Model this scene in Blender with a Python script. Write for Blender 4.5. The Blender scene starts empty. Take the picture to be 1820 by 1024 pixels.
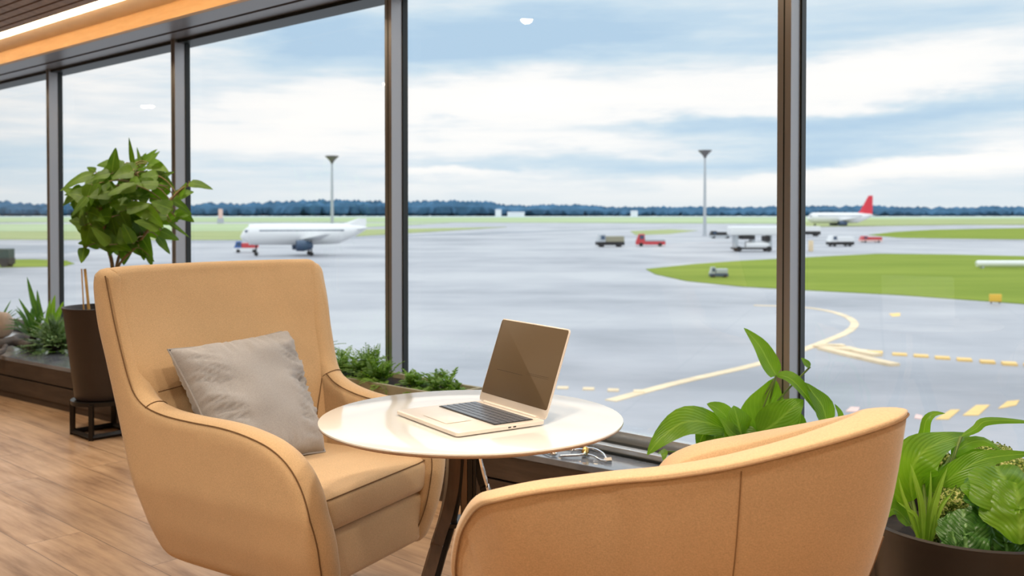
import bpy, bmesh, math, random
from mathutils import Vector, Matrix, noise
random.seed(7)
PI = math.pi
SC = bpy.context.scene
COL = SC.collection

# ------------------------------------------------------------------ camera
FPX, CX0, PITCH, EYE = 1750.0, 910.0, math.radians(1.0), 1.21
CY0 = 378 + FPX * math.tan(PITCH)
cd = bpy.data.cameras.new('camera')
cam = bpy.data.objects.new('camera', cd); COL.objects.link(cam)
cam.location = (0, 0, EYE); cam.rotation_euler = (PI/2 - PITCH, 0, 0)
cd.sensor_fit = 'HORIZONTAL'; cd.sensor_width = 36.0
cd.lens = 36.0 * FPX / 1820.0
cd.shift_y = -(512 - CY0) / 1820.0
cd.clip_start = 0.05; cd.clip_end = 9000
cd.dof.use_dof = True; cd.dof.focus_distance = 2.42; cd.dof.aperture_fstop = 5.0
SC.camera = cam
SC.view_settings.view_transform = 'Standard'; SC.view_settings.look = 'None'
SC.view_settings.exposure = 0.0; SC.view_settings.gamma = 1.0

def ray(x, y):
    a = (x - CX0) / FPX; b = -(y - CY0) / FPX
    return Vector((a, math.cos(PITCH) + b*math.sin(PITCH), -math.sin(PITCH) + b*math.cos(PITCH)))
def on_z(x, y, z):
    r = ray(x, y); t = (z - EYE) / r.z
    return Vector((r.x*t, r.y*t, z))
def at(x, y, Y):
    r = ray(x, y); t = Y / r.y
    return Vector((r.x*t, Y, EYE + r.z*t))

# ------------------------------------------------------------------ sky
def make_world():
    w = bpy.data.worlds.new('sky'); SC.world = w; w.use_nodes = True
    nt = w.node_tree; nt.nodes.clear(); N = nt.nodes.new; Lk = nt.links.new
    out = N('ShaderNodeOutputWorld'); bg = N('ShaderNodeBackground'); Lk(bg.outputs[0], out.inputs[0])
    tc = N('ShaderNodeTexCoord'); sep = N('ShaderNodeSeparateXYZ'); Lk(tc.outputs['Generated'], sep.inputs[0])
    def mapping(sc, rot=(0, 0, 0), loc=(0, 0, 0)):
        m = N('ShaderNodeMapping'); m.inputs['Scale'].default_value = sc
        m.inputs['Rotation'].default_value = rot; m.inputs['Location'].default_value = loc
        Lk(tc.outputs['Generated'], m.inputs[0]); return m
    def nz(m, scale, det, rough=.55, dist=0):
        n = N('ShaderNodeTexNoise'); n.inputs['Scale'].default_value = scale; n.inputs['Detail'].default_value = det
        n.inputs['Roughness'].default_value = rough; n.inputs['Distortion'].default_value = dist
        Lk(m.outputs[0], n.inputs['Vector']); return n
    def ramp(src, stops):
        r = N('ShaderNodeValToRGB'); e = r.color_ramp.elements
        e[0].position, e[0].color = stops[0][0], stops[0][1] + (1,)
        e[1].position, e[1].color = stops[-1][0], stops[-1][1] + (1,)
        for p, c in stops[1:-1]:
            k = e.new(p); k.color = c + (1,)
        Lk(src, r.inputs[0]); return r
    # the dome in azimuth / elevation terms: u = x/y, v = z/y
    def mth(op, a, c=None, d=None):
        n = N('ShaderNodeMath'); n.operation = op
        for i, q in enumerate((a, c, d)):
            if q is None: continue
            if isinstance(q, (int, float)): n.inputs[i].default_value = q
            else: Lk(q, n.inputs[i])
        return n.outputs[0]
    yy = mth('MAXIMUM', sep.outputs['Y'], .15)
    U = mth('DIVIDE', sep.outputs['X'], yy); V = mth('DIVIDE', sep.outputs['Z'], yy)
    warp = nz(mapping((1, 1, 4)), 4.5, 5, .6); wc = N('ShaderNodeSeparateColor'); Lk(warp.outputs['Color'], wc.inputs[0])
    U = mth('MULTIPLY_ADD', mth('SUBTRACT', wc.outputs[0], .5), .30, U); V = mth('MULTIPLY_ADD', mth('SUBTRACT', wc.outputs[1], .5), .075, V)
    big = nz(mapping((1.0, 1.0, 6.0), (0, math.radians(4), 0), SKY_LOC), 3.1, 5, .5, .2)
    fine = nz(mapping((1, 1, 11), (0, math.radians(-6), 0), (4, 1, 0)), 9.0, 5, .6)
    f = mth('ADD', mth('MULTIPLY', big.outputs['Fac'], .42), mth('MULTIPLY', fine.outputs['Fac'], .26))
    f = mth('ADD', f, .27)
    for u0, v0, a_, b_, rot, amp in CLOUDS:
        c_, s_ = math.cos(rot), math.sin(rot)
        du = mth('SUBTRACT', U, u0); dv = mth('SUBTRACT', V, v0)
        p = mth('DIVIDE', mth('ADD', mth('MULTIPLY', du, c_), mth('MULTIPLY', dv, s_)), a_)
        q = mth('DIVIDE', mth('SUBTRACT', mth('MULTIPLY', dv, c_), mth('MULTIPLY', du, s_)), b_)
        g = mth('EXPONENT', mth('MULTIPLY', mth('ADD', mth('MULTIPLY', p, p), mth('MULTIPLY', q, q)), -1.0))
        f = mth('MULTIPLY_ADD', g, amp, f)
    cl = ramp(f, [(.36, (.50, .69, .88)), (.47, (.60, .77, .92)), (.55, (.72, .85, .95)), (.62, (.88, .94, .99)), (.69, (1.05, 1.05, 1.05)), (.85, (1.16, 1.12, 1.08))])
    # pale haze at the horizon
    hz = N('ShaderNodeMapRange'); hz.inputs['From Min'].default_value = 0; hz.inputs['From Max'].default_value = .045
    Lk(sep.outputs['Z'], hz.inputs['Value'])
    mixh = N('ShaderNodeMix'); mixh.data_type = 'RGBA'; mixh.inputs[6].default_value = (.84, .90, .94, 1)
    Lk(hz.outputs[0], mixh.inputs[0]); Lk(cl.outputs[0], mixh.inputs[7])
    Lk(mixh.outputs[2], bg.inputs['Color'])
    # an overcast dome gets brighter towards the zenith
    zb = N('ShaderNodeMapRange'); zb.inputs['From Min'].default_value = .24; zb.inputs['From Max'].default_value = .8
    zb.inputs['To Min'].default_value = SKY_STR; zb.inputs['To Max'].default_value = SKY_STR * 1.9
    Lk(sep.outputs['Z'], zb.inputs['Value']); Lk(zb.outputs[0], bg.inputs['Strength'])
SKY_LOC = (0.35, 0.2, 0.0)
def _c(px, py, rx, ry, rot, amp):
    return ((px-910)/1750, (378-py)/1750, rx/1750, ry/1750, rot, amp)
# broad cloud banks of this sky: bearing, height, half sizes, tilt, brighter (+) or darker (-)
CLOUDS = [_c(880, 75, 260, 60, .10, -.26), _c(590, 70, 130, 45, .25, -.20), _c(1150, 40, 260, 40, .12, -.12), _c(1500, 60, 300, 50, .1, -.08),
          _c(980, 190, 420, 60, .10, .22), _c(500, 195, 130, 60, .2, .16), _c(1650, 130, 260, 50, .12, .20), _c(230, 130, 160, 60, .3, .06),
          _c(1300, 225, 140, 16, .05, -.16), _c(800, 235, 160, 12, .02, -.10), _c(1600, 205, 240, 30, .10, -.24), _c(1150, 290, 380, 26, .05, -.16), _c(820, 322, 110, 12, -.03, .22),
          _c(1330, 322, 110, 14, .15, .18), _c(1640, 300, 260, 18, .06, .24), _c(1500, 262, 160, 20, .04, -.16), _c(420, 290, 160, 25, .05, -.05), _c(60, 260, 200, 50, 0, -.10), _c(1000, 350, 900, 14, 0, .05)]
SKY_STR = 1.0
make_world()

# ------------------------------------------------------------------ helpers
def tag(o, label=None, cat=None, group=None, kind=None):
    if label: o['label'] = label
    if cat: o['category'] = cat
    if group: o['group'] = group
    if kind: o['kind'] = kind
    return o
def empty(name, loc, label, cat, group=None, rz=0):
    o = bpy.data.objects.new(name, None); COL.objects.link(o)
    o.location = loc; o.rotation_euler = (0, 0, rz); o.empty_display_size = .1
    return tag(o, label, cat, group)

class MB:
    """collects geometry, then links it as ONE mesh object"""
    def __init__(s): s.v = []; s.f = []; s.uv = []
    def add(s, vs, fs, uv=None):
        o = len(s.v); s.v += [tuple(p) for p in vs]; s.f += [tuple(i+o for i in f) for f in fs]
        s.uv += (list(uv) if uv else [(0, 0)]*len(vs)); return s
    def box(s, lo, hi, M=None):
        x0, y0, z0 = lo; x1, y1, z1 = hi
        p = [Vector(q) for q in [(x0,y0,z0),(x1,y0,z0),(x1,y1,z0),(x0,y1,z0),(x0,y0,z1),(x1,y0,z1),(x1,y1,z1),(x0,y1,z1)]]
        if M: p = [M @ q for q in p]
        return s.add(p, [(3,2,1,0),(4,5,6,7),(0,1,5,4),(1,2,6,5),(2,3,7,6),(3,0,4,7)])
    def grid(s, rows, close_u=False, close_v=False, uv=False):
        n, m = len(rows), len(rows[0]); vs = [p for r in rows for p in r]; fs = []
        for i in range(n if close_u else n-1):
            for j in range(m if close_v else m-1):
                i2, j2 = (i+1) % n, (j+1) % m
                fs.append((i*m+j, i*m+j2, i2*m+j2, i2*m+j))
        u = [(j/(m-1), i/(n-1)) for i in range(n) for j in range(m)] if uv else None
        return s.add(vs, fs, u)
    def tube(s, pts, r, seg=8, closed=False, flat=1.0, updir=None):
        pts = [Vector(p) for p in pts]; n = len(pts); rows = []; up = None
        for i, p in enumerate(pts):
            a = pts[(i-1) % n] if (closed or i > 0) else p; b = pts[(i+1) % n] if (closed or i < n-1) else p
            t = (b-a).normalized()
            if up is None:
                up = updir.copy() if updir else (Vector((0,0,1)) if abs(t.z) < .9 else Vector((1,0,0)))
            if updir: up = updir.copy()
            up = (up - t*up.dot(t)); up = up.normalized() if up.length > 1e-6 else Vector((1,0,0))
            sd = t.cross(up); rr = r[i] if isinstance(r, (list, tuple)) else r
            rows.append([p + (sd*math.cos(2*PI*k/seg)*flat + up*math.sin(2*PI*k/seg))*rr for k in range(seg)])
        s.grid(rows, close_u=closed, close_v=True)
        if not closed:
            s.add(rows[0], [tuple(range(seg))]); s.add(rows[-1], [tuple(reversed(range(seg)))])
        return s
    def lathe(s, prof, c=(0,0,0), seg=48):
        cx, cy, cz = c
        rows = [[(cx + r*math.cos(2*PI*k/seg), cy + r*math.sin(2*PI*k/seg), cz + z) for k in range(seg)] for r, z in prof]
        s.grid(rows, close_v=True); return s
    def blob(s, c, r, sub=1, M=None, jit=0):
        bm = bmesh.new(); bmesh.ops.create_icosphere(bm, subdivisions=sub, radius=1)
        vs = []
        for v in bm.verts:
            p = v.co * (1 + random.uniform(-jit, jit))
            p = Vector((p.x*r[0], p.y*r[1], p.z*r[2]))
            if M: p = M @ p
            vs.append(p + Vector(c))
        s.add(vs, [tuple(v.index for v in f.verts) for f in bm.faces]); bm.free(); return s
    def build(s, name, mat, parent=None, smooth=True, bevel=0, seg=2, sub=0, local=None, merge=True):
        me = bpy.data.meshes.new(name)
        vs = s.v
        me.from_pydata(vs, [], s.f)
        if any(u != (0, 0) for u in s.uv):
            ul = me.uv_layers.new(name='UVMap')
            for lp in me.loops: ul.data[lp.index].uv = s.uv[lp.vertex_index]
        bm = bmesh.new(); bm.from_mesh(me)
        if merge: bmesh.ops.remove_doubles(bm, verts=bm.verts, dist=1e-5)
        bmesh.ops.recalc_face_normals(bm, faces=bm.faces)
        bm.to_mesh(me); bm.free()
        me.materials.append(mat)
        o = bpy.data.objects.new(name, me); COL.objects.link(o)
        if parent:
            o.parent = parent
            if local is None:   # geometry was given in world coordinates
                Mi = parent_matrix(parent).inverted(); me.transform(Mi)
        else:
            # origin at the base of the thing
            if vs:
                xs = [v.co for v in me.vertices]
                c = Vector(((min(p.x for p in xs)+max(p.x for p in xs))/2, (min(p.y for p in xs)+max(p.y for p in xs))/2, min(p.z for p in xs)))
                me.transform(Matrix.Translation(-c)); o.location = c
        if smooth:
            for p in me.polygons: p.use_smooth = True
        if bevel:
            b = o.modifiers.new('bevel', 'BEVEL'); b.width = bevel; b.segments = seg; b.limit_method = 'ANGLE'; b.angle_limit = math.radians(35)
            b.harden_normals = False
        if sub:
            q = o.modifiers.new('sub', 'SUBSURF'); q.levels = sub; q.render_levels = sub
        if smooth and not sub and not bevel:
            try: me.set_sharp_from_angle(angle=math.radians(42))
            except Exception: pass
        return o
def parent_matrix(p):
    M = Matrix.Translation(p.location) @ p.rotation_euler.to_matrix().to_4x4()
    return parent_matrix(p.parent) @ M if p.parent else M
def struct(mb, name, mat, **k):
    o = mb.build(name, mat, **k); o['kind'] = 'structure'; return o
def copy_tree(o, parent=None):
    c = o.copy(); COL.objects.link(c)
    if parent: c.parent = parent
    for ch in o.children: copy_tree(ch, c)
    return c
def crom(pts, n, closed=False):
    """Catmull-Rom through points of any dimension, n samples per span"""
    P = [Vector(p) if not isinstance(p, Vector) else p for p in pts]; m = len(P); out = []
    for i in range(m if closed else m-1):
        g = lambda k: P[k % m] if closed else P[max(0, min(m-1, k))]
        a, b, c, d = g(i-1), g(i), g(i+1), g(i+2)
        for j in range(n):
            t = j/n
            out.append(.5*((2*b) + (c-a)*t + (2*a-5*b+4*c-d)*t*t + (3*b-a-3*c+d)*t**3))
    if not closed: out.append(P[-1].copy())
    return out
def lerp_tab(tab, x):
    if x <= tab[0][0]: return tab[0][1]
    for (a, u), (b, v) in zip(tab, tab[1:]):
        if x <= b: return u + (v-u)*(x-a)/(b-a)
    return tab[-1][1]

# ------------------------------------------------------------------ materials
class Mat:
    def __init__(s, name, col, rough=.5, metal=0, spec=.5, sheen=0, coat=0):
        s.m = bpy.data.materials.new(name); s.m.use_nodes = True; s.nt = s.m.node_tree
        s.b = s.nt.nodes['Principled BSDF']; s.b.inputs['Base Color'].default_value = (*col, 1)
        s.b.inputs['Roughness'].default_value = rough; s.b.inputs['Metallic'].default_value = metal
        s.b.inputs['Specular IOR Level'].default_value = spec
        s.b.inputs['Sheen Weight'].default_value = sheen; s.b.inputs['Coat Weight'].default_value = coat
        s.col = col
    def n(s, t, **k):
        x = s.nt.nodes.new(t)
        for a, v in k.items():
            if a in x.inputs: x.inputs[a].default_value = v
            else: setattr(x, a, v)
        return x
    def l(s, a, b): s.nt.links.new(a, b)
    def coords(s, scale=(1,1,1), rot=(0,0,0), kind='Object'):
        tc = s.n('ShaderNodeTexCoord'); mp = s.n('ShaderNodeMapping')
        mp.inputs['Scale'].default_value = scale; mp.inputs['Rotation'].default_value = rot
        s.l(tc.outputs[kind], mp.inputs[0]); return mp.outputs[0]
    def noise(s, vec, scale, det=4, rough=.55):
        x = s.n('ShaderNodeTexNoise'); x.inputs['Scale'].default_value = scale; x.inputs['Detail'].default_value = det
        x.inputs['Roughness'].default_value = rough; s.l(vec, x.inputs['Vector']); return x.outputs['Fac']
    def ramp(s, fac, stops):
        r = s.n('ShaderNodeValToRGB'); e = r.color_ramp.elements
        e[0].position, e[0].color = stops[0][0], (*stops[0][1], 1); e[1].position, e[1].color = stops[-1][0], (*stops[-1][1], 1)
        for p, c in stops[1:-1]: e.new(p).color = (*c, 1)
        s.l(fac, r.inputs[0]); return r.outputs[0]
    def bump(s, h, strength=.2, dist=.01):
        b = s.n('ShaderNodeBump'); b.inputs['Strength'].default_value = strength; b.inputs['Distance'].default_value = dist
        s.l(h, b.inputs['Height']); s.l(b.outputs[0], s.b.inputs['Normal']); return b
    def base(s, c): s.l(c, s.b.inputs['Base Color'])
    def vary(s, amt=.15, scale=6, det=4, vec=None):
        f = s.noise(vec or s.coords(), scale, det); c = s.col
        s.base(s.ramp(f, [(.3, tuple(x*(1-amt) for x in c)), (.7, tuple(min(1, x*(1+amt)) for x in c))])); return s

def fabric(name, col, scale=700, amt=.13, bump=.25, sheen=.25):
    """woven upholstery: fine threads from two stretched noises, no regular stripes"""
    m = Mat(name, col, rough=.88, spec=.25, sheen=sheen)
    v = m.coords(); big = m.noise(v, 5, 3)
    n1 = m.noise(m.coords((scale*.35, scale*.35, scale*1.2)), 1, 2); n2 = m.noise(m.coords((scale*1.1, scale*1.1, scale*.35)), 1, 2)
    mm = m.n('ShaderNodeMath', operation='ADD'); m.l(n1, mm.inputs[0]); m.l(n2, mm.inputs[1])
    f2 = m.n('ShaderNodeMath', operation='MULTIPLY_ADD'); m.l(mm.outputs[0], f2.inputs[0]); f2.inputs[1].default_value = .40
    b2 = m.n('ShaderNodeMath', operation='MULTIPLY'); m.l(big, b2.inputs[0]); b2.inputs[1].default_value = .2; m.l(b2.outputs[0], f2.inputs[2])
    m.base(m.ramp(f2.outputs[0], [(.36, tuple(x*(1-amt*1.6) for x in col)), (.64, tuple(min(1, x*(1+amt)) for x in col))]))
    m.bump(mm.outputs[0], bump, .0012)
    return m.m
def wood(name, dark, light, scale=(1,1,1), rot=(0,0,0), rough=.4, kind='Object', gloss=.5):
    m = Mat(name, light, rough=rough, spec=gloss); v = m.coords(scale, rot, kind)
    f = m.noise(v, 3.5, 7, .62)
    m.base(m.ramp(f, [(.3, dark), (.52, tuple((a+b)/2 for a, b in zip(dark, light))), (.68, light)]))
    m.bump(f, .12, .002); return m.m

M = {}
M['tan'] = fabric('tan_fabric', (.62, .425, .24))
M['tan2'] = fabric('tan_fabric_tub', (.64, .435, .25), scale=600)
M['seam'] = Mat('seam_thread', (.16, .085, .035), rough=.9).m
M['greige'] = fabric('greige_fabric', (.385, .375, .385), scale=620, amt=.12)
M['dark_metal'] = Mat('dark_metal', (.028, .024, .022), rough=.35, metal=.6).m
M['steel'] = Mat('brushed_steel', (.42, .42, .43), rough=.28, metal=1).m
M['chrome'] = Mat('chrome', (.8, .8, .8), rough=.08, metal=1).m
M['gold'] = Mat('gold_metal', (.62, .42, .16), rough=.22, metal=1).m
M['mullion'] = Mat('mullion_metal', (.40, .39, .40), rough=.33, metal=.8).m
M['gasket'] = Mat('black_gasket', (.008, .012, .012), rough=.45).m
M['soffit'] = Mat('soffit_metal', (.20, .185, .185), rough=.36, metal=.5).m
M['rail'] = Mat('aluminium_rail', (.66, .67, .68), rough=.24, metal=.75).m
M['led'] = Mat('led_strip', (1, .9, .7)).m
M['white_lam'] = Mat('white_laminate', (.78, .775, .76), rough=.13, spec=.6, coat=.4).m
M['edge_wood'] = Mat('table_edge', (.42, .27, .18), rough=.45).m
M['leg_wood'] = wood('dark_leg_wood', (.035, .018, .010), (.10, .055, .032), (6, 6, 1.0), rough=.4)
M['bench_wood'] = wood('bench_wood', (.040, .026, .018), (.085, .056, .040), (1, 1, 7), (0, 0, 0), rough=.5)
M['cove_wood'] = wood('cove_wood', (.58, .32, .12), (.68, .41, .17), (1.2, 1.2, 10), rough=.5)
M['slat_wood'] = wood('slat_wood', (.20, .115, .06), (.36, .225, .125), (8, 1.2, 1), rough=.55)
M['plaster'] = Mat('plaster', (.55, .47, .38), rough=.9).vary(.04).m
M['pot'] = Mat('pot_plastic', (.030, .020, .019), rough=.42).vary(.1, 9).m
M['pot2'] = Mat('pot_anthracite', (.014, .011, .012), rough=.35).vary(.1, 9).m
M['soil'] = Mat('soil', (.018, .011, .007), rough=.95).vary(.5, 60).m
M['planter'] = Mat('planter_stone', (.33, .31, .22), rough=.7).vary(.1, 20).m
M['stone'] = Mat('pale_stone', (.60, .47, .38), rough=.8).vary(.12, 14).m
M['drift'] = wood('driftwood', (.03, .024, .022), (.14, .12, .115), (3, 3, 12), rough=.7)
M['cane'] = Mat('bamboo_cane', (.55, .33, .10), rough=.45).vary(.2, 20).m
M['stem'] = Mat('green_stem', (.16, .25, .05), rough=.5).m
M['brown_stem'] = Mat('woody_stem', (.20, .14, .06), rough=.6).m

def metal_light(name, col, strength):
    m = Mat(name, col); m.b.inputs['Emission Color'].default_value = (*col, 1); m.b.inputs['Emission Strength'].default_value = strength; return m.m
M['led'] = metal_light('led_light', (1.0, .80, .50), 9.0)
M['lamp_face'] = metal_light('lamp_face', (1.0, .82, .58), 30.0)

def slate():
    m = Mat('slate_top', (.055, .062, .075), rough=.2, spec=.8, coat=.3); v = m.coords((1, 1, 1)); f = m.noise(v, 3, 8, .65)
    m.base(m.ramp(f, [(.35, (.10, .115, .145)), (.6, (.19, .21, .25))])); r = m.ramp(m.noise(v, 6, 5), [(.35, (.09,)*3), (.7, (.24,)*3)])  # slate grey lifted to a paler blue, standing in for reflected sky
    m.l(r, m.b.inputs['Roughness']); m.bump(f, .15, .004); return m.m
M['slate'] = slate()

def leaf_mat(name, c_dark, c_light, vein, trans=.35, rough=.32, nv=9):
    m = Mat(name, c_light, rough=rough, spec=.5)
    tc = m.n('ShaderNodeTexCoord'); sp = m.n('ShaderNodeSeparateXYZ'); m.l(tc.outputs['UV'], sp.inputs[0])
    # |u-.5|*2
    a = m.n('ShaderNodeMath', operation='SUBTRACT'); m.l(sp.outputs[0], a.inputs[0]); a.inputs[1].default_value = .5
    b = m.n('ShaderNodeMath', operation='ABSOLUTE'); m.l(a.outputs[0], b.inputs[0])
    mid = m.n('ShaderNodeMapRange'); mid.inputs['From Min'].default_value = .015; mid.inputs['From Max'].default_value = .05
    mid.inputs['To Min'].default_value = 1; mid.inputs['To Max'].default_value = 0; m.l(b.outputs[0], mid.inputs['Value'])
    # side veins: sin((v*n - |u|*k))
    c = m.n('ShaderNodeMath', operation='MULTIPLY_ADD'); m.l(b.outputs[0], c.inputs[0]); c.inputs[1].default_value = -1.1
    m.l(sp.outputs[1], c.inputs[2])
    d = m.n('ShaderNodeMath', operation='MULTIPLY'); m.l(c.outputs[0], d.inputs[0]); d.inputs[1].default_value = nv*2*PI
    e = m.n('ShaderNodeMath', operation='SINE'); m.l(d.outputs[0], e.inputs[0])
    sv = m.n('ShaderNodeMapRange'); sv.inputs['From Min'].default_value = .9; sv.inputs['From Max'].default_value = 1.0; sv.inputs['To Max'].default_value = .45
    m.l(e.outputs[0], sv.inputs['Value'])
    mxv = m.n('ShaderNodeMath', operation='MAXIMUM'); m.l(mid.outputs[0], mxv.inputs[0]); m.l(sv.outputs[0], mxv.inputs[1])
    ns = m.noise(m.coords(), 7, 3); colr = m.ramp(ns, [(.35, c_dark), (.65, c_light)])
    mix = m.n('ShaderNodeMix', data_type='RGBA'); m.l(mxv.outputs[0], mix.inputs[0]); m.l(colr, mix.inputs[6]); mix.inputs[7].default_value = (*vein, 1)
    m.base(mix.outputs[2]); m.bump(e.outputs[0], .25, .002)
    tr = m.n('ShaderNodeBsdfTranslucent'); tm = m.n('ShaderNodeMix', data_type='RGBA', blend_type='MULTIPLY'); tm.inputs[0].default_value = 1
    m.l(mix.outputs[2], tm.inputs[6]); tm.inputs[7].default_value = (1.6, 1.75, .7, 1); m.l(tm.outputs[2], tr.inputs['Color'])
    ms = m.n('ShaderNodeMixShader'); ms.inputs[0].default_value = trans
    out = m.nt.nodes['Material Output']; m.l(m.b.outputs[0], ms.inputs[1]); m.l(tr.outputs[0], ms.inputs[2]); m.l(ms.outputs[0], out.inputs[0])
    return m.m
M['leaf_big'] = leaf_mat('broad_leaf', (.11, .25, .018), (.21, .40, .026), (.27, .45, .06), .45)
M['leaf_tall'] = leaf_mat('bushy_leaf', (.05, .12, .008), (.13, .235, .014), (.16, .27, .03), .5, rough=.5)
M['leaf_fern'] = leaf_mat('feathery_leaf', (.12, .24, .035), (.24, .40, .07), (.26, .43, .09), .4, rough=.5)
M['leaf_cabbage'] = leaf_mat('crinkled_leaf', (.035, .12, .022), (.10, .25, .045), (.22, .42, .14), .3)
M['leaf_spike'] = leaf_mat('spiky_leaf', (.06, .16, .03), (.15, .32, .06), (.2, .36, .1), .35)
M['leaf_bright'] = leaf_mat('bright_blade', (.16, .32, .03), (.30, .50, .06), (.36, .55, .12), .35)
M['leaf_grey'] = leaf_mat('grey_green_leaf', (.10, .20, .08), (.28, .42, .20), (.28, .4, .2), .3)
M['moss'] = Mat('moss_balls', (.26, .33, .05), rough=.9).m
def mossmat():
    m = Mat('moss_flower', (.2, .28, .05), rough=.9); f = m.noise(m.coords(), 160, 2)
    m.base(m.ramp(f, [(.40, (.05, .10, .012)), (.52, (.22, .30, .04)), (.64, (.60, .58, .26))])); m.bump(f, .8, .006); return m.m
M['moss'] = mossmat()

# glass: thin pane, clear with a Fresnel reflection
def pane_mat():
    m = Mat('window_glass', (1, 1, 1)); nt = m.nt
    out = nt.nodes['Material Output']; nt.nodes.remove(m.b)
    # Schlick reflectance of both faces, the same from either side
    ge = m.n('ShaderNodeNewGeometry'); dt = m.n('ShaderNodeVectorMath', operation='DOT_PRODUCT'); m.l(ge.outputs['Incoming'], dt.inputs[0]); m.l(ge.outputs['Normal'], dt.inputs[1])
    ab = m.n('ShaderNodeMath', operation='ABSOLUTE'); m.l(dt.outputs['Value'], ab.inputs[0])
    om = m.n('ShaderNodeMath', operation='SUBTRACT'); om.inputs[0].default_value = 1; m.l(ab.outputs[0], om.inputs[1])
    pw = m.n('ShaderNodeMath', operation='POWER'); m.l(om.outputs[0], pw.inputs[0]); pw.inputs[1].default_value = 5
    fr = m.n('ShaderNodeMath', operation='MULTIPLY_ADD'); m.l(pw.outputs[0], fr.inputs[0]); fr.inputs[1].default_value = .85; fr.inputs[2].default_value = .065
    tr = m.n('ShaderNodeBsdfTransparent'); tr.inputs['Color'].default_value = (.985, .995, .99, 1)
    gl = m.n('ShaderNodeBsdfGlossy'); gl.inputs['Roughness'].default_value = .0; gl.inputs['Color'].default_value = (.9, .95, .95, 1)
    ms = m.n('ShaderNodeMixShader'); m.l(fr.outputs[0], ms.inputs[0]); m.l(tr.outputs[0], ms.inputs[1]); m.l(gl.outputs[0], ms.inputs[2])
    m.l(ms.outputs[0], out.inputs[0]); return m.m
M['glass'] = pane_mat()

# ------------------------------------------------------------------ the room
A0 = Vector((.64, 3.74, 0)); WV = Vector((-.734, .679, 0)).normalized(); NI = Vector((-.679, -.734, 0)).normalized()
RM = Matrix(((WV.x, NI.x, 0, A0.x), (WV.y, NI.y, 0, A0.y), (0, 0, 1, 0), (0, 0, 0, 1)))   # (s along window, d into room, z)
def R3(s, d, z): return RM @ Vector((s, d, z))
WANG = math.atan2(WV.y, WV.x)
S0, S1, DB = -3.2, 9.4, 7.0
ZSOF, ZCOVE, ZCEIL = 2.29, 2.415, 2.412

def floor_mat():
    m = Mat('oak_planks', (.4, .25, .14), rough=.32, spec=.5)
    v = m.coords((1, 1, 1), (0, 0, -WANG))
    br = m.n('ShaderNodeTexBrick'); m.l(v, br.inputs['Vector'])
    br.inputs['Scale'].default_value = 1; br.inputs['Brick Width'].default_value = 1.45; br.inputs['Row Height'].default_value = .21
    br.inputs['Mortar Size'].default_value = .0016; br.inputs['Mortar Smooth'].default_value = .3; br.offset = .37
    br.inputs['Color1'].default_value = (0, 0, 0, 1); br.inputs['Color2'].default_value = (1, 1, 1, 1); br.inputs['Mortar'].default_value = (.5, .5, .5, 1)
    g = m.n('ShaderNodeMapping'); g.inputs['Scale'].default_value = (.9, 9, 1); m.l(v, g.inputs[0])
    # shift grain per plank
    ad = m.n('ShaderNodeVectorMath', operation='MULTIPLY_ADD'); m.l(br.outputs['Color'], ad.inputs[0]); ad.inputs[1].default_value = (7, 3, 5); m.l(g.outputs[0], ad.inputs[2])
    f = m.noise(ad.outputs[0], 2.2, 8, .62)
    blot = m.noise(v, 2.3, 4)
    c1 = m.ramp(f, [(.30, (.24, .135, .075)), (.45, (.42, .265, .155)), (.58, (.52, .34, .205)), (.75, (.60, .41, .255))])
    mx = m.n('ShaderNodeMix', data_type='RGBA', blend_type='MULTIPLY'); mx.inputs[0].default_value = .45; m.l(c1, mx.inputs[6])
    m.l(m.ramp(br.outputs['Color'], [(0, (.74, .72, .72)), (1, (1.15, 1.12, 1.1))]), mx.inputs[7])
    m2 = m.n('ShaderNodeMix', data_type='RGBA', blend_type='MULTIPLY'); m2.inputs[0].default_value = .6; m.l(mx.outputs[2], m2.inputs[6])
    m.l(m.ramp(blot, [(.35, (.72, .68, .66)), (.6, (1.05, 1.05, 1.05))]), m2.inputs[7])
    m3 = m.n('ShaderNodeMix', data_type='RGBA'); m.l(br.outputs['Fac'], m3.inputs[0]); m.l(m2.outputs[2], m3.inputs[6]); m3.inputs[7].default_value = (.09, .05, .03, 1)
    m.base(m3.outputs[2])
    m.l(m.ramp(f, [(.3, (.42,)*3), (.7, (.27,)*3)]), m.b.inputs['Roughness'])
    m.bump(f, .08, .003); return m.m
b = MB(); b.box((S0, -.10, -.2), (S1, DB, 0), RM); struct(b, 'floor', floor_mat(), smooth=False)
b = MB(); b.box((S0, DB, -.2), (S1, DB+.15, 2.8), RM); struct(b, 'wall_back', M['plaster'], smooth=False)
b = MB(); b.box((S1, -.1, -.2), (S1+.15, DB, 2.8), RM); struct(b, 'wall_left', M['plaster'], smooth=False)
b = MB(); b.box((S0-.15, -.1, -.2), (S0, DB, 2.8), RM); struct(b, 'wall_right', M['plaster'], smooth=False)

# ceiling: timber slats running along the window, above them a dark board
DSL = .702            # the slats start here, measured from the glass
b = MB(); b.box((S0, DSL, ZCEIL+.03), (S1, DB, ZCEIL+.2), RM); struct(b, 'trim_1', M['dark_metal'], smooth=False)
b = MB(); d = DSL
while d < DB - .1:
    b.box((S0, d, ZCEIL-.022), (S1, d+.062, ZCEIL+.03), RM); d += .078
struct(b, 'ceiling', M['slat_wood'], smooth=False)
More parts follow.
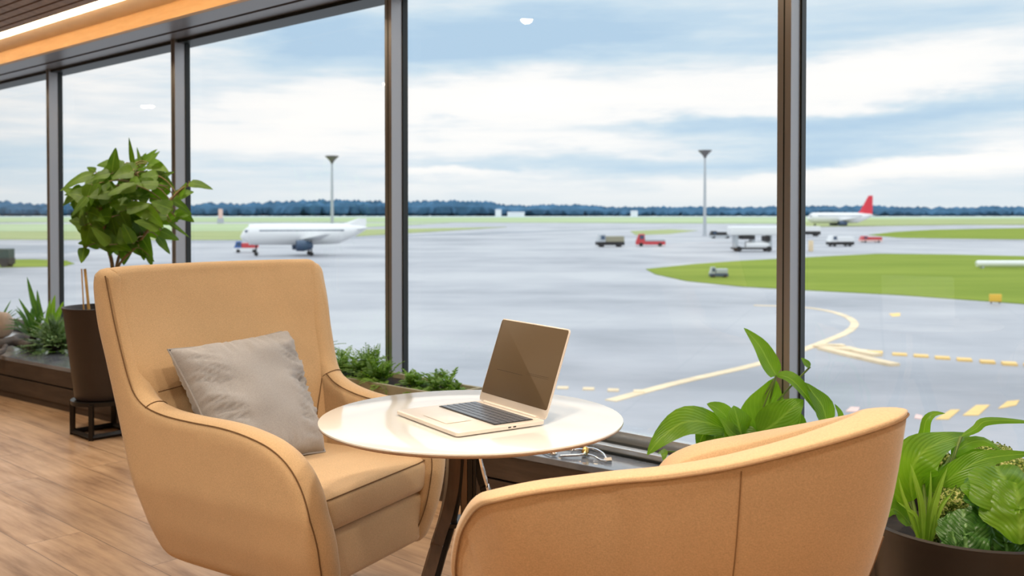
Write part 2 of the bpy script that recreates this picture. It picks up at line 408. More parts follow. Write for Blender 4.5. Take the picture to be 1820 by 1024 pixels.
# light timber cove between the slats and the fascia, the fascia itself
b = MB(); prof = [(.434, 2.376), (.585, ZCOVE), (DSL-.003, ZCOVE), (DSL-.003, ZCOVE+.04), (.434, ZCOVE+.04)]
b.grid([[R3(q, d, z) for d, z in prof] for q in (S0, S1)], close_v=True); struct(b, 'trim_2', wood('cove_board', (.82, .60, .38), (.90, .70, .47), (1.2, 1.2, 10), rough=.5), smooth=False)
b = MB(); b.box((S0, .395, ZSOF), (S1, .433, ZCOVE+.04), RM); struct(b, 'trim_3', M['cove_wood'], smooth=False)
# metal soffit over the window: two bands with a groove
b = MB(); b.box((S0, .07, ZSOF), (S1, .205, ZSOF+.1), RM); b.box((S0, .205, ZSOF+.018), (S1, .235, ZSOF+.1), RM); b.box((S0, .235, ZSOF), (S1, .394, ZSOF+.1), RM)
struct(b, 'trim_4', M['soffit'], smooth=False)
# head frame
b = MB(); b.box((S0, -.08, 2.27), (S1, .069, 2.45), RM); struct(b, 'trim_5', M['gasket'], smooth=False)
# spandrel below the glass
b = MB(); b.box((S0, -.10, -1.0), (S1, -.005, .262), RM); struct(b, 'wall_window', M['mullion'], smooth=False)

# LED strip in its profile
o = MB().box((S0+.1, .612, ZCOVE-.024), (S1-.1, .683, ZCOVE-.006), RM).build('led_light_strip', M['led'], smooth=False)
s_ = S0 + .6
while s_ < S1 - .2:
    MB().box((s_-.012, .635, ZCOVE-.0059), (s_+.012, .659, ZCOVE-.0003), RM).build('hanger', M['soffit'], o, smooth=False); s_ += 2.5
tag(o, 'long glowing warm white light strip running along the timber ceiling edge', 'light strip')

# mullions
MS = [5.575, 3.68, 1.606, -.470]
EDGES = [S1] + MS + [S0]
for i, s in enumerate(MS):
    w = .025
    b = MB()
    b.box((s-w, -.014, .262), (s+w, .088, ZSOF+.02), RM)
    b.box((s-.0015, .088, .262), (s+.0015, .0885, ZSOF+.02), RM)
    o = struct(b, 'trim_%d' % (6+i), M['mullion'], bevel=.002, seg=1, smooth=False)
    g = MB()
    for sg in (-1, 1):
        g.box((s+sg*w - (.006 if sg < 0 else 0), -.012, .262), (s+sg*w + (.006 if sg > 0 else 0), .020, 2.27), RM)
    g.box((s-.0022, .0882, .262), (s+.0022, .0892, ZSOF), RM)
    g.build('gasket', M['gasket'], o, smooth=False)
# panes and their bottom rails
for i in range(len(EDGES)-1):
    a, c = EDGES[i], EDGES[i+1]
    hi = a - (.036 if i > 0 else 0); lo = c + (.036 if i < len(EDGES)-2 else 0)
    g = MB(); g.box((lo, -.012, .325), (hi, -.004, 2.27), RM)
    # one skin towards the room is enough for the thin-glass shader
    g = MB(); g.add([R3(lo, -.008, .325), R3(hi, -.008, .325), R3(hi, -.008, 2.27), R3(lo, -.008, 2.27)], [(0, 1, 2, 3)])
    o = struct(g, 'window_%d' % (i+1), M['glass'], smooth=False)
    r = MB()
    r.box((lo, .075, .271), (hi, .115, .300), RM); r.box((lo, -.03, .271), (hi, .005, .335), RM)
    r.build('window_rail', M['rail'], o, smooth=False, bevel=.004)
    r = MB(); r.box((lo, .0051, .271), (hi, .0749, .290), RM); r.box((lo, .1151, .271), (hi, .125, .280), RM)
    r.build('window_gasket', M['gasket'], o, smooth=False)

# window bench with its slate top
def dl(s): return .297 + .0891*(s-.01) if s > -.31 else lerp_tab([(-4, .40), (-.6, .40), (-.31, .27)], s)
bench = empty('window_bench', R3(2, .3, 0), 'long low dark wooden window bench with a slate grey top', 'bench')
def strip(z0, z1, inset, d0=-.004, name='board', mat=None, bev=0):
    b = MB(); ss = [S0+.01, -.6, -.31, 0, 2, 4, 6, 8, S1-.01]; rows = []
    for s in ss:
        dd = dl(s) - inset
        rows.append([R3(s, d0, z0), R3(s, dd, z0), R3(s, dd, z1), R3(s, d0, z1)])
    b.grid(rows, close_v=True); b.add(rows[0], [(0,1,2,3)]); b.add(rows[-1], [(3,2,1,0)])
    return b.build(name, mat, bench, smooth=False, bevel=bev)
strip(.245, .27, 0, name='bench_top', mat=M['slate'], bev=.002)
strip(.150, .244, .003, name='front_board', mat=M['bench_wood'])
strip(.140, .150, .02, name='shadow_gap', mat=M['gasket'])
strip(.045, .140, .001, name='front_board', mat=M['bench_wood'])
strip(.001, .045, .012, name='plinth', mat=M['bench_wood'])

# added unseen fill downlights in the slatted ceiling
def downlight(x, y, e, label, size=.10, blend=None):
    t = empty('added_fill_downlight', (x, y, ZCEIL-.03), label, 'ceiling light', 'added unseen fill downlights in the slatted ceiling')
    b = MB(); b.lathe([(.062, -.006), (.066, .0), (.066, .03), (.05, .03), (.05, -.002), (.062, -.006)], (x, y, ZCEIL-.03), 32)
    b.build('trim_ring', M['soffit'], t)
    b = MB(); b.lathe([(.0001, -.026), (.018, -.023), (.032, -.012), (.038, .004), (.038, .012), (.0001, .012)], (x, y, ZCEIL-.03), 32); b.build('lamp_face', M['lamp_face'], t)
    L = bpy.data.lights.new('downlight_lamp', 'SPOT'); L.energy = e; L.color = (1.0, .86, .68); L.spot_size = math.radians(125); L.spot_blend = .7
    L.shadow_soft_size = size*.5
    lo = bpy.data.objects.new('downlight_lamp', L); COL.objects.link(lo); lo.parent = t; lo.location = (0, 0, -.05)
    return t
def mirror_spot(px, py):
    """where a ceiling lamp must hang for its reflection in the glass to show at this pixel"""
    r = ray(px, py); o = Vector((0, 0, EYE)); n = NI
    A = R3(0, -.008, 0); t = (A-o).dot(n)/r.dot(n); p = o + r*t
    r2 = r - n*(2*r.dot(n)); t2 = (ZCEIL-.03 - p.z)/r2.z; q = p + r2*t2
    return q.x, q.y
FILL_LIGHTS = [(-.12, 2.95, 20), (.29, 1.89, 42), (-.12, 1.42, 75), (-.66, .86, 75), (-2.13, 2.22, 90), (-2.38, 4.89, 75), (-3.72, 4.90, 75), (1.0, .9, 60), (-.85, 3.60, 30), (.55, -.35, 70), (-1.34, .10, 66)]  # fill lamps added out of view, sited so their reflections miss the glass
for i, (x, y, e) in enumerate(FILL_LIGHTS):
    downlight(x, y, e, 'small round warm fill downlight added unseen in the slatted timber ceiling')
for i, (px, py) in enumerate([(936, 35), (257, 188), (269, 188), (687, 148)]):
    x, y = mirror_spot(px, py)
    print('MIRROR', px, py, x, y)
    if (Vector((x, y, 0)) - A0).dot(NI) < DB - .2:
        downlight(x, y, 30, 'small round warm fill downlight added unseen in the slatted timber ceiling')

# ------------------------------------------------------------------ outside: the airfield, six metres below the eye
GZ = EYE - 6.0
def gp(x, y, dz=0.0):
    p = on_z(x, y, GZ); return Vector((p.x, p.y, GZ + dz))
def asphalt():
    m = Mat('apron_concrete', (.55, .58, .62), rough=.55, spec=.4)
    v = m.coords((1, 1, 1), kind='Generated'); v = m.coords((.016, .05, 1), (0, 0, .25))
    f = m.noise(v, 1.5, 7, .6); v2 = m.coords((.09, .09, 1)); f2 = m.noise(v2, 1, 5)
    ad = m.n('ShaderNodeMath', operation='MULTIPLY_ADD'); m.l(f2, ad.inputs[0]); ad.inputs[1].default_value = .45
    h = m.n('ShaderNodeMath', operation='MULTIPLY'); m.l(f, h.inputs[0]); h.inputs[1].default_value = .6; m.l(h.outputs[0], ad.inputs[2])
    col = m.ramp(ad.outputs[0], [(.38, (.28, .29, .32)), (.50, (.40, .405, .435)), (.62, (.50, .50, .515))])
    br = m.n('ShaderNodeTexBrick'); br.offset = 0; m.l(m.coords((1, 1, 1), (0, 0, .35)), br.inputs['Vector'])
    br.inputs['Scale'].default_value = 1; br.inputs['Brick Width'].default_value = 7.5; br.inputs['Row Height'].default_value = 7.5
    br.inputs['Mortar Size'].default_value = .06; br.inputs['Mortar Smooth'].default_value = .6
    mx = m.n('ShaderNodeMix', data_type='RGBA'); fm = m.n('ShaderNodeMath', operation='MULTIPLY'); m.l(br.outputs['Fac'], fm.inputs[0]); fm.inputs[1].default_value = .3
    m.l(fm.outputs[0], mx.inputs[0]); m.l(col, mx.inputs[6]); mx.inputs[7].default_value = (.30, .32, .36, 1)
    m.base(mx.outputs[2]); return m.m
def grass(name, a, b_, sc=(.03, .12, 1)):
    m = Mat(name, a, rough=.95, spec=.1); f = m.noise(m.coords(sc), 1.0, 6, .6)
    m.base(m.ramp(f, [(.35, a), (.65, b_)])); return m.m
M['apron'] = asphalt()
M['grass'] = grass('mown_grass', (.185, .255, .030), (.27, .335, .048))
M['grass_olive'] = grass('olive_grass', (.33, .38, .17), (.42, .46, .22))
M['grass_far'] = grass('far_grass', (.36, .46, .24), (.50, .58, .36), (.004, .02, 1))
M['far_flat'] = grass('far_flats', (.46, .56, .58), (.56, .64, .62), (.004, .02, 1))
M['yellow'] = Mat('yellow_paint', (.90, .60, .22), rough=.7).vary(.12, .8).m
M['cream'] = Mat('worn_paint', (.86, .68, .45), rough=.7).vary(.15, .8).m
M['pinkish'] = Mat('faded_red_paint', (.86, .58, .52), rough=.7).m
M['wet'] = Mat('dark_asphalt', (.30, .32, .36), rough=.6).vary(.15, .05).m

o = struct(MB().box((-5200, -260, GZ-.5), (5200, 5200, GZ)), 'ground', M['apron'], smooth=False)
apron = o
def patch(name, pix, mat, h=.05, label=None, cat=None, parent=None, kind=None, n=1):
    """a low slab of ground cover whose outline is laid on the ground plane"""
    P = [gp(*q) for q in pix]
    if n > 1: P = [Vector((q.x, q.y, GZ)) for q in crom(P, n, closed=True)]
    top = [(q.x, q.y, GZ+h) for q in P]; bot = [(q.x, q.y, GZ-.02) for q in P]; k = len(P)
    b = MB(); b.add(bot+top, [tuple(range(k, 2*k))] + [(i, (i+1) % k, (i+1) % k + k, i+k) for i in range(k)])
    o = b.build(name, mat, parent, smooth=False)
    if label: tag(o, label, cat, kind=kind)
    elif kind: o['kind'] = kind
    return o
patch('lawn', [(1148, 479), (1235, 470), (1320, 464), (1425, 458.5), (1560, 451.5), (1690, 453), (1820, 456), (2500, 462), (2500, 600), (2100, 562), (1820, 541), (1600, 525), (1425, 516), (1320, 510), (1220, 500), (1165, 488)], M['grass'], .06, 'large bright green lawn island in front of the apron', 'lawn', kind='structure')
patch('lawn', [(1542, 418), (1590, 412.5), (1660, 408.5), (1820, 405.5), (2400, 405), (2400, 432), (1820, 426), (1700, 424.5), (1600, 423)], M['grass'], .06, 'narrow green grass tongue between two taxiways at right', 'lawn', kind='structure')
patch('lawn', [(-60, 463), (60, 461.5), (118, 464), (132, 469), (112, 474), (0, 476), (-60, 476)], M['grass'], .06, 'small green grass strip beyond the leftmost window panes', 'lawn', kind='structure')
patch('lawn', [(1120, 411), (1190, 408), (1240, 410), (1190, 416), (1130, 418)], M['grass_olive'], .06, 'small olive grass patch on the far apron near middle', 'lawn', kind='structure')
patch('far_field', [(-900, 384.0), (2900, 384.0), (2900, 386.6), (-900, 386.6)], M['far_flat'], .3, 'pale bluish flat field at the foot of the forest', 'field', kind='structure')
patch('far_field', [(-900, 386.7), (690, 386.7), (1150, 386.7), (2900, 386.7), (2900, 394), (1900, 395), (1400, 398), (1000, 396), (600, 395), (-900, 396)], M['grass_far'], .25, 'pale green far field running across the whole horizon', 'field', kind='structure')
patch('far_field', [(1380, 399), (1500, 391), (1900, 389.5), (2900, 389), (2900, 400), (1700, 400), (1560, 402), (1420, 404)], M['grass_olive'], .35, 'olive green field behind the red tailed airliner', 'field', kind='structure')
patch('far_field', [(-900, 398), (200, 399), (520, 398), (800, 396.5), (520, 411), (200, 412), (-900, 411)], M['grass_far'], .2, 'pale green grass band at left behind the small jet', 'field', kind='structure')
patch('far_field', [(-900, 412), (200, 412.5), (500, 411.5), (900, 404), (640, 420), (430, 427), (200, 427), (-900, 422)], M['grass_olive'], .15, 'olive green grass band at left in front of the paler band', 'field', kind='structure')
patch('taxiway_edge', [(-900, 435), (130, 436), (200, 441), (120, 450), (-900, 452)], M['wet'], .03, kind='structure')
patch('taxiway_edge', [(200, 428), (440, 427.6), (900, 412), (1250, 402), (900, 415), (440, 430), (200, 430)], M['wet'], .03, kind='structure')

# painted marks, thin layers on the apron
_lay = [0]
def stripe(pix, wpx, mat, name='painted_line', n=8):
    """a painted line: centre through pixels on the ground, width in metres"""
    _lay[0] += 1; zt = .02 + .006*_lay[0]
    P = crom([gp(*q) for q in pix], n); b = MB(); rows = []
    for i, p in enumerate(P):
        t = (P[min(i+1, len(P)-1)] - P[max(i-1, 0)]); t.z = 0; t.normalize(); sd = Vector((-t.y, t.x, 0))
        rows.append([p + sd*wpx/2 + Vector((0, 0, z)) if False else Vector((p.x, p.y, 0)) + sd*wpx/2*k + Vector((0, 0, GZ + z)) for k, z in ((-1, -.01), (-1, zt), (1, zt), (1, -.01))])
    b.grid(rows, close_v=True); b.add(rows[0], [(0,1,2,3)]); b.add(rows[-1], [(3,2,1,0)])
    o = b.build(name, mat, apron, smooth=False); return o
stripe([(1085, 713), (1200, 682), (1330, 652), (1380, 638), (1425, 623), (1470, 606), (1505, 591), (1519, 577), (1508, 565), (1480, 555), (1440, 548), (1395, 545), (1340, 543)], .42, M['cream'])
for c in [(1000, 690), (1046, 692), (1090, 694.5), (1136, 697)]:
    stripe([(c[0]-10, c[1]-.2), (c[0]+10, c[1]+.2)], .42, M['cream'], 'painted_dash', 1)
for c in [(1556, 627), (1599, 631), (1637, 634), (1675, 637.5), (1714, 641), (1755, 645), (1794, 648.5), (1834, 652)]:
    stripe([(c[0]-13, c[1]-.6), (c[0]+13, c[1]+.6)], .62, M['yellow'], 'painted_dash', 1)
for a, c in [((1450, 617), (1540, 627)), ((1462, 621), (1590, 651)), ((1500, 620), (1560, 634)), ((1455, 615.5), (1500, 617))]:
    stripe([a, ((a[0]+c[0])/2, (a[1]+c[1])/2+.6), c], .5, M['cream'], 'painted_line', 4)
for q in [[(1662, 746), (1690, 729), (1706, 729), (1686, 746)], [(1711, 739), (1735, 721), (1759, 720.5), (1739, 739)], [(1774, 727), (1790, 714), (1812, 712), (1806, 721)], [(1822, 714), (1840, 704), (1862, 702), (1850, 712)],
          [(1625, 744), (1628, 737), (1640, 740), (1638, 746)]]:
    patch('painted_block', q, M['yellow'] if q[0][0] > 1640 else M['pinkish'], .02, parent=apron)
patch('painted_block', [(1503, 732), (1512, 724), (1528, 725), (1524, 733)], M['pinkish'], .02, parent=apron)
patch('painted_block', [(1580, 558), (1600, 556.5), (1600, 562), (1586, 563)], M['yellow'], .02, parent=apron)

# forest on the horizon: a band nobody could count
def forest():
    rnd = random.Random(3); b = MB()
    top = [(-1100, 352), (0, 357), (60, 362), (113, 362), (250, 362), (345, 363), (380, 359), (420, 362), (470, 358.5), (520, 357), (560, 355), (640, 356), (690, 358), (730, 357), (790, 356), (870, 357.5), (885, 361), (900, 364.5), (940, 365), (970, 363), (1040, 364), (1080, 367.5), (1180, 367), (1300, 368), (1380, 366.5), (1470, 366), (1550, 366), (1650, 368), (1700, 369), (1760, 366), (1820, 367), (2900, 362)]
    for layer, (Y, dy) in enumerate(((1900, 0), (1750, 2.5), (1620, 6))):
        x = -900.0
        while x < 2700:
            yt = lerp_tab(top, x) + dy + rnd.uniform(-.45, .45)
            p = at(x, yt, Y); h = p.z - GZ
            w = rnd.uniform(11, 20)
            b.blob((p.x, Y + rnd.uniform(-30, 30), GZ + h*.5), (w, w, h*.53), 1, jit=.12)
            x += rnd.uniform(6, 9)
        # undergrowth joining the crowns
    o = b.build('forest', Mat('hazed_forest', (.066, .145, .235), rough=1, spec=0).vary(.35, .02).m, merge=False)  # distance haze is put into the blue base colour of the trees
    tag(o, 'dark forest band tinted hazy blue along the horizon', 'forest', kind='stuff')
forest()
M['white_paint'] = Mat('white_paint', (.86, .86, .86), rough=.3).m
M['red_tail'] = Mat('red_tail_paint', (.80, .045, .075), rough=.35).m
M['navy'] = Mat('navy_paint', (.05, .09, .16), rough=.3).m
M['black'] = Mat('black_rubber', (.02, .02, .022), rough=.6).m
M['mast'] = Mat('galvanised_mast', (.50, .53, .56), rough=.4, metal=.2).m
M['red'] = Mat('red_paint', (.62, .06, .07), rough=.4).m
M['blue'] = Mat('blue_paint', (.07, .16, .42), rough=.4).m
M['sign_yellow'] = Mat('sign_yellow', (.85, .52, .06), rough=.5).m
# small white houses in front of the forest
for px, py, w, h, lab in [(483/2.6+700, 378, 9, 9, 'small white domed building at the foot of the forest'), (917, 382.5, 26, 5, 'long low pale building left of the middle of the forest edge'), (1127, 379.5, 10, 7, 'small white building before the forest near the middle mast')]:
    p = at(px, py, 1500); p.z = GZ
    t = empty('distant_building', p, lab, 'building')
    MB().box((p.x-w/2, p.y-4, GZ), (p.x+w/2, p.y+4, GZ+h)).build('wall', M['white_paint'], t, smooth=False)
    b = MB(); b.add([(p.x-w/2-.3, p.y-4.4, GZ+h), (p.x+w/2+.3, p.y-4.4, GZ+h), (p.x+w/2+.3, p.y+4.4, GZ+h), (p.x-w/2-.3, p.y+4.4, GZ+h), (p.x-w/2, p.y, GZ+h+2.2), (p.x+w/2, p.y, GZ+h+2.2)], [(0,1,5,4), (2,3,4,5), (0,4,3), (1,2,5), (3,2,1,0)])
    b.build('roof', M['mast'], t, smooth=False)

def airliner(name, pos, heading, L, label, tailmat, scale_h=1.0, tail=.26, lift=0):
    """nose towards local -X; built about the origin then placed"""
    t = empty(name, pos, label, 'airplane', rz=heading)
    R = L*.054*scale_h; zc = R*1.0 + L*.047 + lift
    prof = [(0, .02, -.22), (.012, .30, -.16), (.035, .58, -.08), (.075, .86, -.02), (.12, 1, 0), (.70, 1, 0), (.80, .86, .10), (.90, .55, .30), (.97, .26, .48), (1.0, .06, .55)]
    def part(mb, nm, mat, par=t, **k):
        return mb.build(nm, mat, par, local=True, **k)
    rows = [[(-L/2+u*L, r*R*math.cos(a*PI/12), zc + dz*R + r*R*math.sin(a*PI/12)) for a in range(24)] for u, r, dz in crom(prof, 3)]
    b = MB(); b.grid(rows, close_v=True); fus = part(b, 'fuselage', M['white_paint'])
    # windows and cockpit as thin bands standing proud of the skin
    for sg in (-1, 1):
        b = MB()
        b.box((-L*.36, sg*R*.93 - .04, zc+R*.32), (L*.30, sg*R*.93+.05, zc+R*.42))
        part(b, 'cabin_window_band', M['navy'], fus, smooth=False)
    b = MB(); b.box((-L*.467, -R*.62, zc+R*.22), (-L*.445, R*.62, zc+R*.42)); part(b, 'cockpit_window', M['navy'], fus, smooth=False)
    def surf(pts, th, nm, mat, par=t):
        """a tapering slab: pts are (leading, trailing) pairs root to tip"""
        b = MB(); rows = []
        for (le, tr) in pts:
            le, tr = Vector(le), Vector(tr); c = (le+tr)/2; n = Vector(th)
            k = (tr-le).length; s_ = n*k*.055
            rows.append([le, le.lerp(tr, .3)+s_, tr, le.lerp(tr, .3)-s_])
        b.grid(rows, close_v=True); b.add(rows[-1], [(0,1,2,3)]); b.add(rows[0], [(3,2,1,0)])
        return part(b, nm, mat, par, smooth=False)
    surf([((L*.25, 0, zc+R*.85), (L*.49, 0, zc+R*.65)), ((L*.30, 0, zc+R*.9+L*tail*.12), (L*.492, 0, zc+R*.9+L*tail*.12)), ((L*.43, 0, zc+R*.9+L*tail), (L*.495, 0, zc+R*.9+L*tail))], (0, 1, 0), 'tail_fin', tailmat)
    for sg in (-1, 1):
        surf([((-L*.06, sg*R*.5, zc-R*.55), (L*.12, sg*R*.5, zc-R*.55)), ((L*.11, sg*L*.44, zc+R*.1), (L*.15, sg*L*.44, zc+R*.1))], (0, 0, 1), 'wing', M['white_paint'])
        surf([((L*.40, sg*R*.2, zc+R*.45), (L*.48, sg*R*.2, zc+R*.45)), ((L*.47, sg*L*.16, zc+R*.6), (L*.50, sg*L*.16, zc+R*.6))], (0, 0, 1), 'tailplane', M['white_paint'])
        b = MB(); rows = [[(x, sg*L*.155 + r*math.cos(a*PI/8), zc-R*1.05 + r*math.sin(a*PI/8)) for a in range(16)] for x, r in [(-L*.07, R*.40), (-L*.085, R*.5), (-L*.03, R*.54), (L*.03, R*.38), (L*.045, R*.2)]]
        b.grid(rows, close_v=True); b.add(rows[-1], [tuple(range(16))]); part(b, 'engine', M['navy'])
    for x, ys in ((-L*.38, (0,)), (L*.04, (-R*1.1, R*1.1))):
        for yy in ys:
            b = MB(); b.tube([(x, yy, R*.25), (x, yy, zc-R*.6)], L*.006, 8)
            for q in (-1, 1):
                b.tube([(x, yy+q*L*.006, L*.016), (x, yy+q*L*.016, L*.016)], L*.016, 14)
            part(b, 'landing_gear', M['black'])
    return t
p = gp(1493, 402.5); airliner('airliner', (p.x, p.y, GZ), math.radians(4), 29.5, 'white airliner with a tall red tail fin standing at right', M['red_tail'], scale_h=1.45)
p = gp(527, 454); airliner('small_jet', (p.x+1.2, p.y, GZ), math.radians(18), 17.5, 'small white jet with its nose poking out right of the left lamp mast', M['white_paint'], scale_h=1.55, tail=.05, lift=.7)

def vehicle(name, px, py, L, H, label, mats, heading=0, cat='vehicle', cabin=.3, trailer=False):
    p = gp(px, py); t = empty(name, (p.x, p.y, GZ), label, cat, rz=heading)
    W = min(2.2, L*.45); w = H*.16
    b = MB(); b.box((-L/2, -W/2, w*.9), (L/2, W/2, H*.42)); b.build('chassis', mats[1], t, local=True, smooth=False, bevel=.04)
    b = MB(); b.box((-L/2+L*cabin+.05, -W/2+.03, H*.42), (L/2-.05, W/2-.03, H*(.85 if not trailer else .6))); b.build('load_body', mats[0], t, local=True, smooth=False, bevel=.06)
    b = MB(); cb = [(-L/2+.03, H*.42), (-L/2+L*cabin, H*.42), (-L/2+L*cabin, H), (-L/2+L*cabin*.35, H)]
    rows = [[(x, s*(W/2-.04), z) for x, z in cb] for s in (-1, 1)]; b.grid(rows, close_v=True); b.add(rows[0], [(0,1,2,3)]); b.add(rows[1], [(3,2,1,0)])
    cab = b.build('cabin', mats[2], t, local=True, smooth=False)
    b = MB(); b.box((-L/2+L*cabin*.45, -W/2+.0, H*.6), (-L/2+L*cabin*.9, W/2-.0, H*.9)); b.build('window', M['navy'], cab, local=True, smooth=False)
    for x in (-L*.32, L*.32):
        for s in (-1, 1):
            MB().tube([(x, s*(W/2-.2), w), (x, s*(W/2+.02), w)], w, 14).build('wheel', M['black'], t, local=True)
    return t
vehicle('service_truck', 1437, 420, 5.5, 3.0, 'white service truck just right of the right mullion', [M['white_paint'], M['black'], M['white_paint']])
vehicle('baggage_tractor', 1493, 438, 4.4, 2.0, 'small white baggage tractor on the taxiway at right', [M['white_paint'], M['black'], M['white_paint']], .1)
vehicle('apron_car', 1547, 431, 4.2, 1.3, 'small pinkish red car on the taxiway at right', [M['red'], M['pinkish'], M['red']])
vehicle('tow_tractor', 438, 449, 3.6, 1.7, 'small blue and red tow tractor left of the jet', [M['red'], M['white_paint'], M['blue']], .2)
vehicle('baggage_cart', 1084, 439, 4.8, 2.2, 'grey beige baggage cart on the middle of the apron', [M['planter'], M['black'], M['mast']], .1)
vehicle('tow_tractor', 1156, 438, 5.2, 2.2, 'red tow tractor with a low trailer on the middle apron', [M['mast'], M['red'], M['red']], -.1, trailer=True)
vehicle('baggage_cart', 1280, 423.5, 5.0, 1.7, 'dark low baggage cart on the far apron', [M['black'], M['mast'], M['black']])
vehicle('utility_van', 1277, 494, 1.7, 1.0, 'tiny pale blue utility cart on the lawn', [M['mast'], M['navy'], M['mast']])
vehicle('parked_van', -4, 475, 3.2, 2.4, 'dark green van beyond the leftmost pane', [Mat('dark_green', (.02, .06, .05)).m, M['black'], Mat('dark_green_cab', (.02, .06, .05)).m])
# loader with a high deck and a rounded tank, partly behind the right mullion
p = gp(1345, 447); t = empty('cargo_loader', (p.x, p.y, GZ), 'tall white cargo loader with a rounded tank left of the right mullion', 'vehicle')
b = MB(); b.box((-4.4, -1.3, 2.5), (3.4, 1.3, 3.9)); b.build('upper_body', M['white_paint'], t, local=True, bevel=.25, seg=3, smooth=True)
for x in (-3.6, -1.0, 1.6): MB().box((x, -1.0, .6), (x+.5, 1.0, 2.6)).build('strut', M['mast'], t, local=True, smooth=False)
MB().box((-2.6, -1.32, 1.9), (-.6, 1.2, 2.45)).build('hatch', M['black'], t, local=True, smooth=False); MB().box((1.0, -1.2, 1.6), (1.8, 1.2, 2.4)).build('hatch', M['black'], t, local=True, smooth=False)
b = MB(); b.tube([(-1.9, -.6, .95), (1.3, -.6, .95), (1.75, -.6, .95), (1.95, -.6, .95)], [.62, .62, .45, .1], 20); b.build('tank', M['white_paint'], t, local=True)
b = MB(); b.box((-3.8, -1.2, .35), (2.0, 1.2, .6)); b.build('chassis', M['black'], t, local=True, smooth=False)
for x in (-3.0, 1.6):
    for s in (-1, 1): MB().tube([(x, s*1.0, .42), (x, s*1.3, .42)], .42, 14).build('wheel', M['black'], t, local=True)
p = gp(1769, 541); t = empty('taxiway_sign', (p.x, p.y, GZ+.05), 'small yellow taxiway sign on the near edge of the lawn', 'sign')
b = MB(); b.box((-.38, -.08, .12), (.38, .08, .62)); b.build('sign_face', M['sign_yellow'], t, local=True, bevel=.02)
MB().box((-.3, -.03, 0), (-.24, .03, .14)).build('post', M['black'], t, local=True); MB().box((.24, -.03, 0), (.3, .03, .14)).build('post', M['black'], t, local=True)
p = gp(1441, 447); o = MB().box((p.x-.35, p.y-.2, GZ), (p.x+.35, p.y+.2, GZ+1.7)).build('marker_post', M['cream'], bevel=.05); tag(o, 'pale upright marker post on the taxiway right of the mullion', 'post')
p = gp(1792, 478); t = empty('lawn_barrier', (p.x, p.y, GZ+.05), 'long pale grey tube shaped barrier lying on the lawn at right', 'barrier')
b = MB(); b.tube([(-3.4, 0, .45), (-3.2, 0, .5), (2.6, 0, .5)], [.3, .36, .36], 14); b.build('tube', M['white_paint'], t, local=True)
MB().box((-2.9, -.3, 0), (-2.7, .3, .3)).build('foot', M['mast'], t, local=True); MB().box((2.0, -.3, 0), (2.2, .3, .3)).build('foot', M['mast'], t, local=True)
p = gp(392, 398); t = empty('radar_tower', (p.x, p.y, GZ), 'tiny red and white radar tower on the far field at left', 'tower')
b = MB(); b.box((-1.4, -1.4, 0), (1.4, 1.4, 3)); b.build('hut', M['mast'], t, local=True, smooth=False)
b = MB(); b.box((-.9, -.9, 3), (.9, .9, 8)); b.build('antenna', M['pinkish'], t, local=True, smooth=False)

def mast(px, ytop, Y, label):
    p = at(px, ytop, Y); H = p.z - GZ
    t = empty('light_mast', (p.x, Y, GZ), label, 'light mast', 'tall apron light masts')
    b = MB(); b.tube([(0, 0, .2), (0, 0, H*.5), (0, 0, H-.9)], [.46, .36, .24], 16); b.build('pole', M['mast'], t, local=True)
    b = MB(); b.lathe([(.3, H-2.0), (.55, H-1.4), (1.35, H-.55), (1.75, H-.25), (1.75, H), (.2, H+.1)], (0, 0, 0), 24); b.build('lamp_ring', M['soffit'], t, local=True)
    b = MB(); b.lathe([(.7, 0), (.7, .25), (.45, .3)], (0, 0, 0), 20); b.build('base', M['mast'], t, local=True)
mast(1253, 267, 255, 'tall pale light mast seen through the wide middle pane')
mast(590, 277, 255, 'tall pale light mast left of the middle mullion')

# ------------------------------------------------------------------ high back armchair
ANG = math.radians(57)
LD = Vector((math.cos(ANG), math.sin(ANG), 0)); FD = Vector((LD.y, -LD.x, 0)); CC = Vector((-.645, 2.995, 0))
def CH(f, m, z): return CC + FD*f + LD*m + Vector((0, 0, z))
chair = empty('armchair', CC, 'tan fabric high backed lounge armchair at the left holding a greige cushion', 'chair')

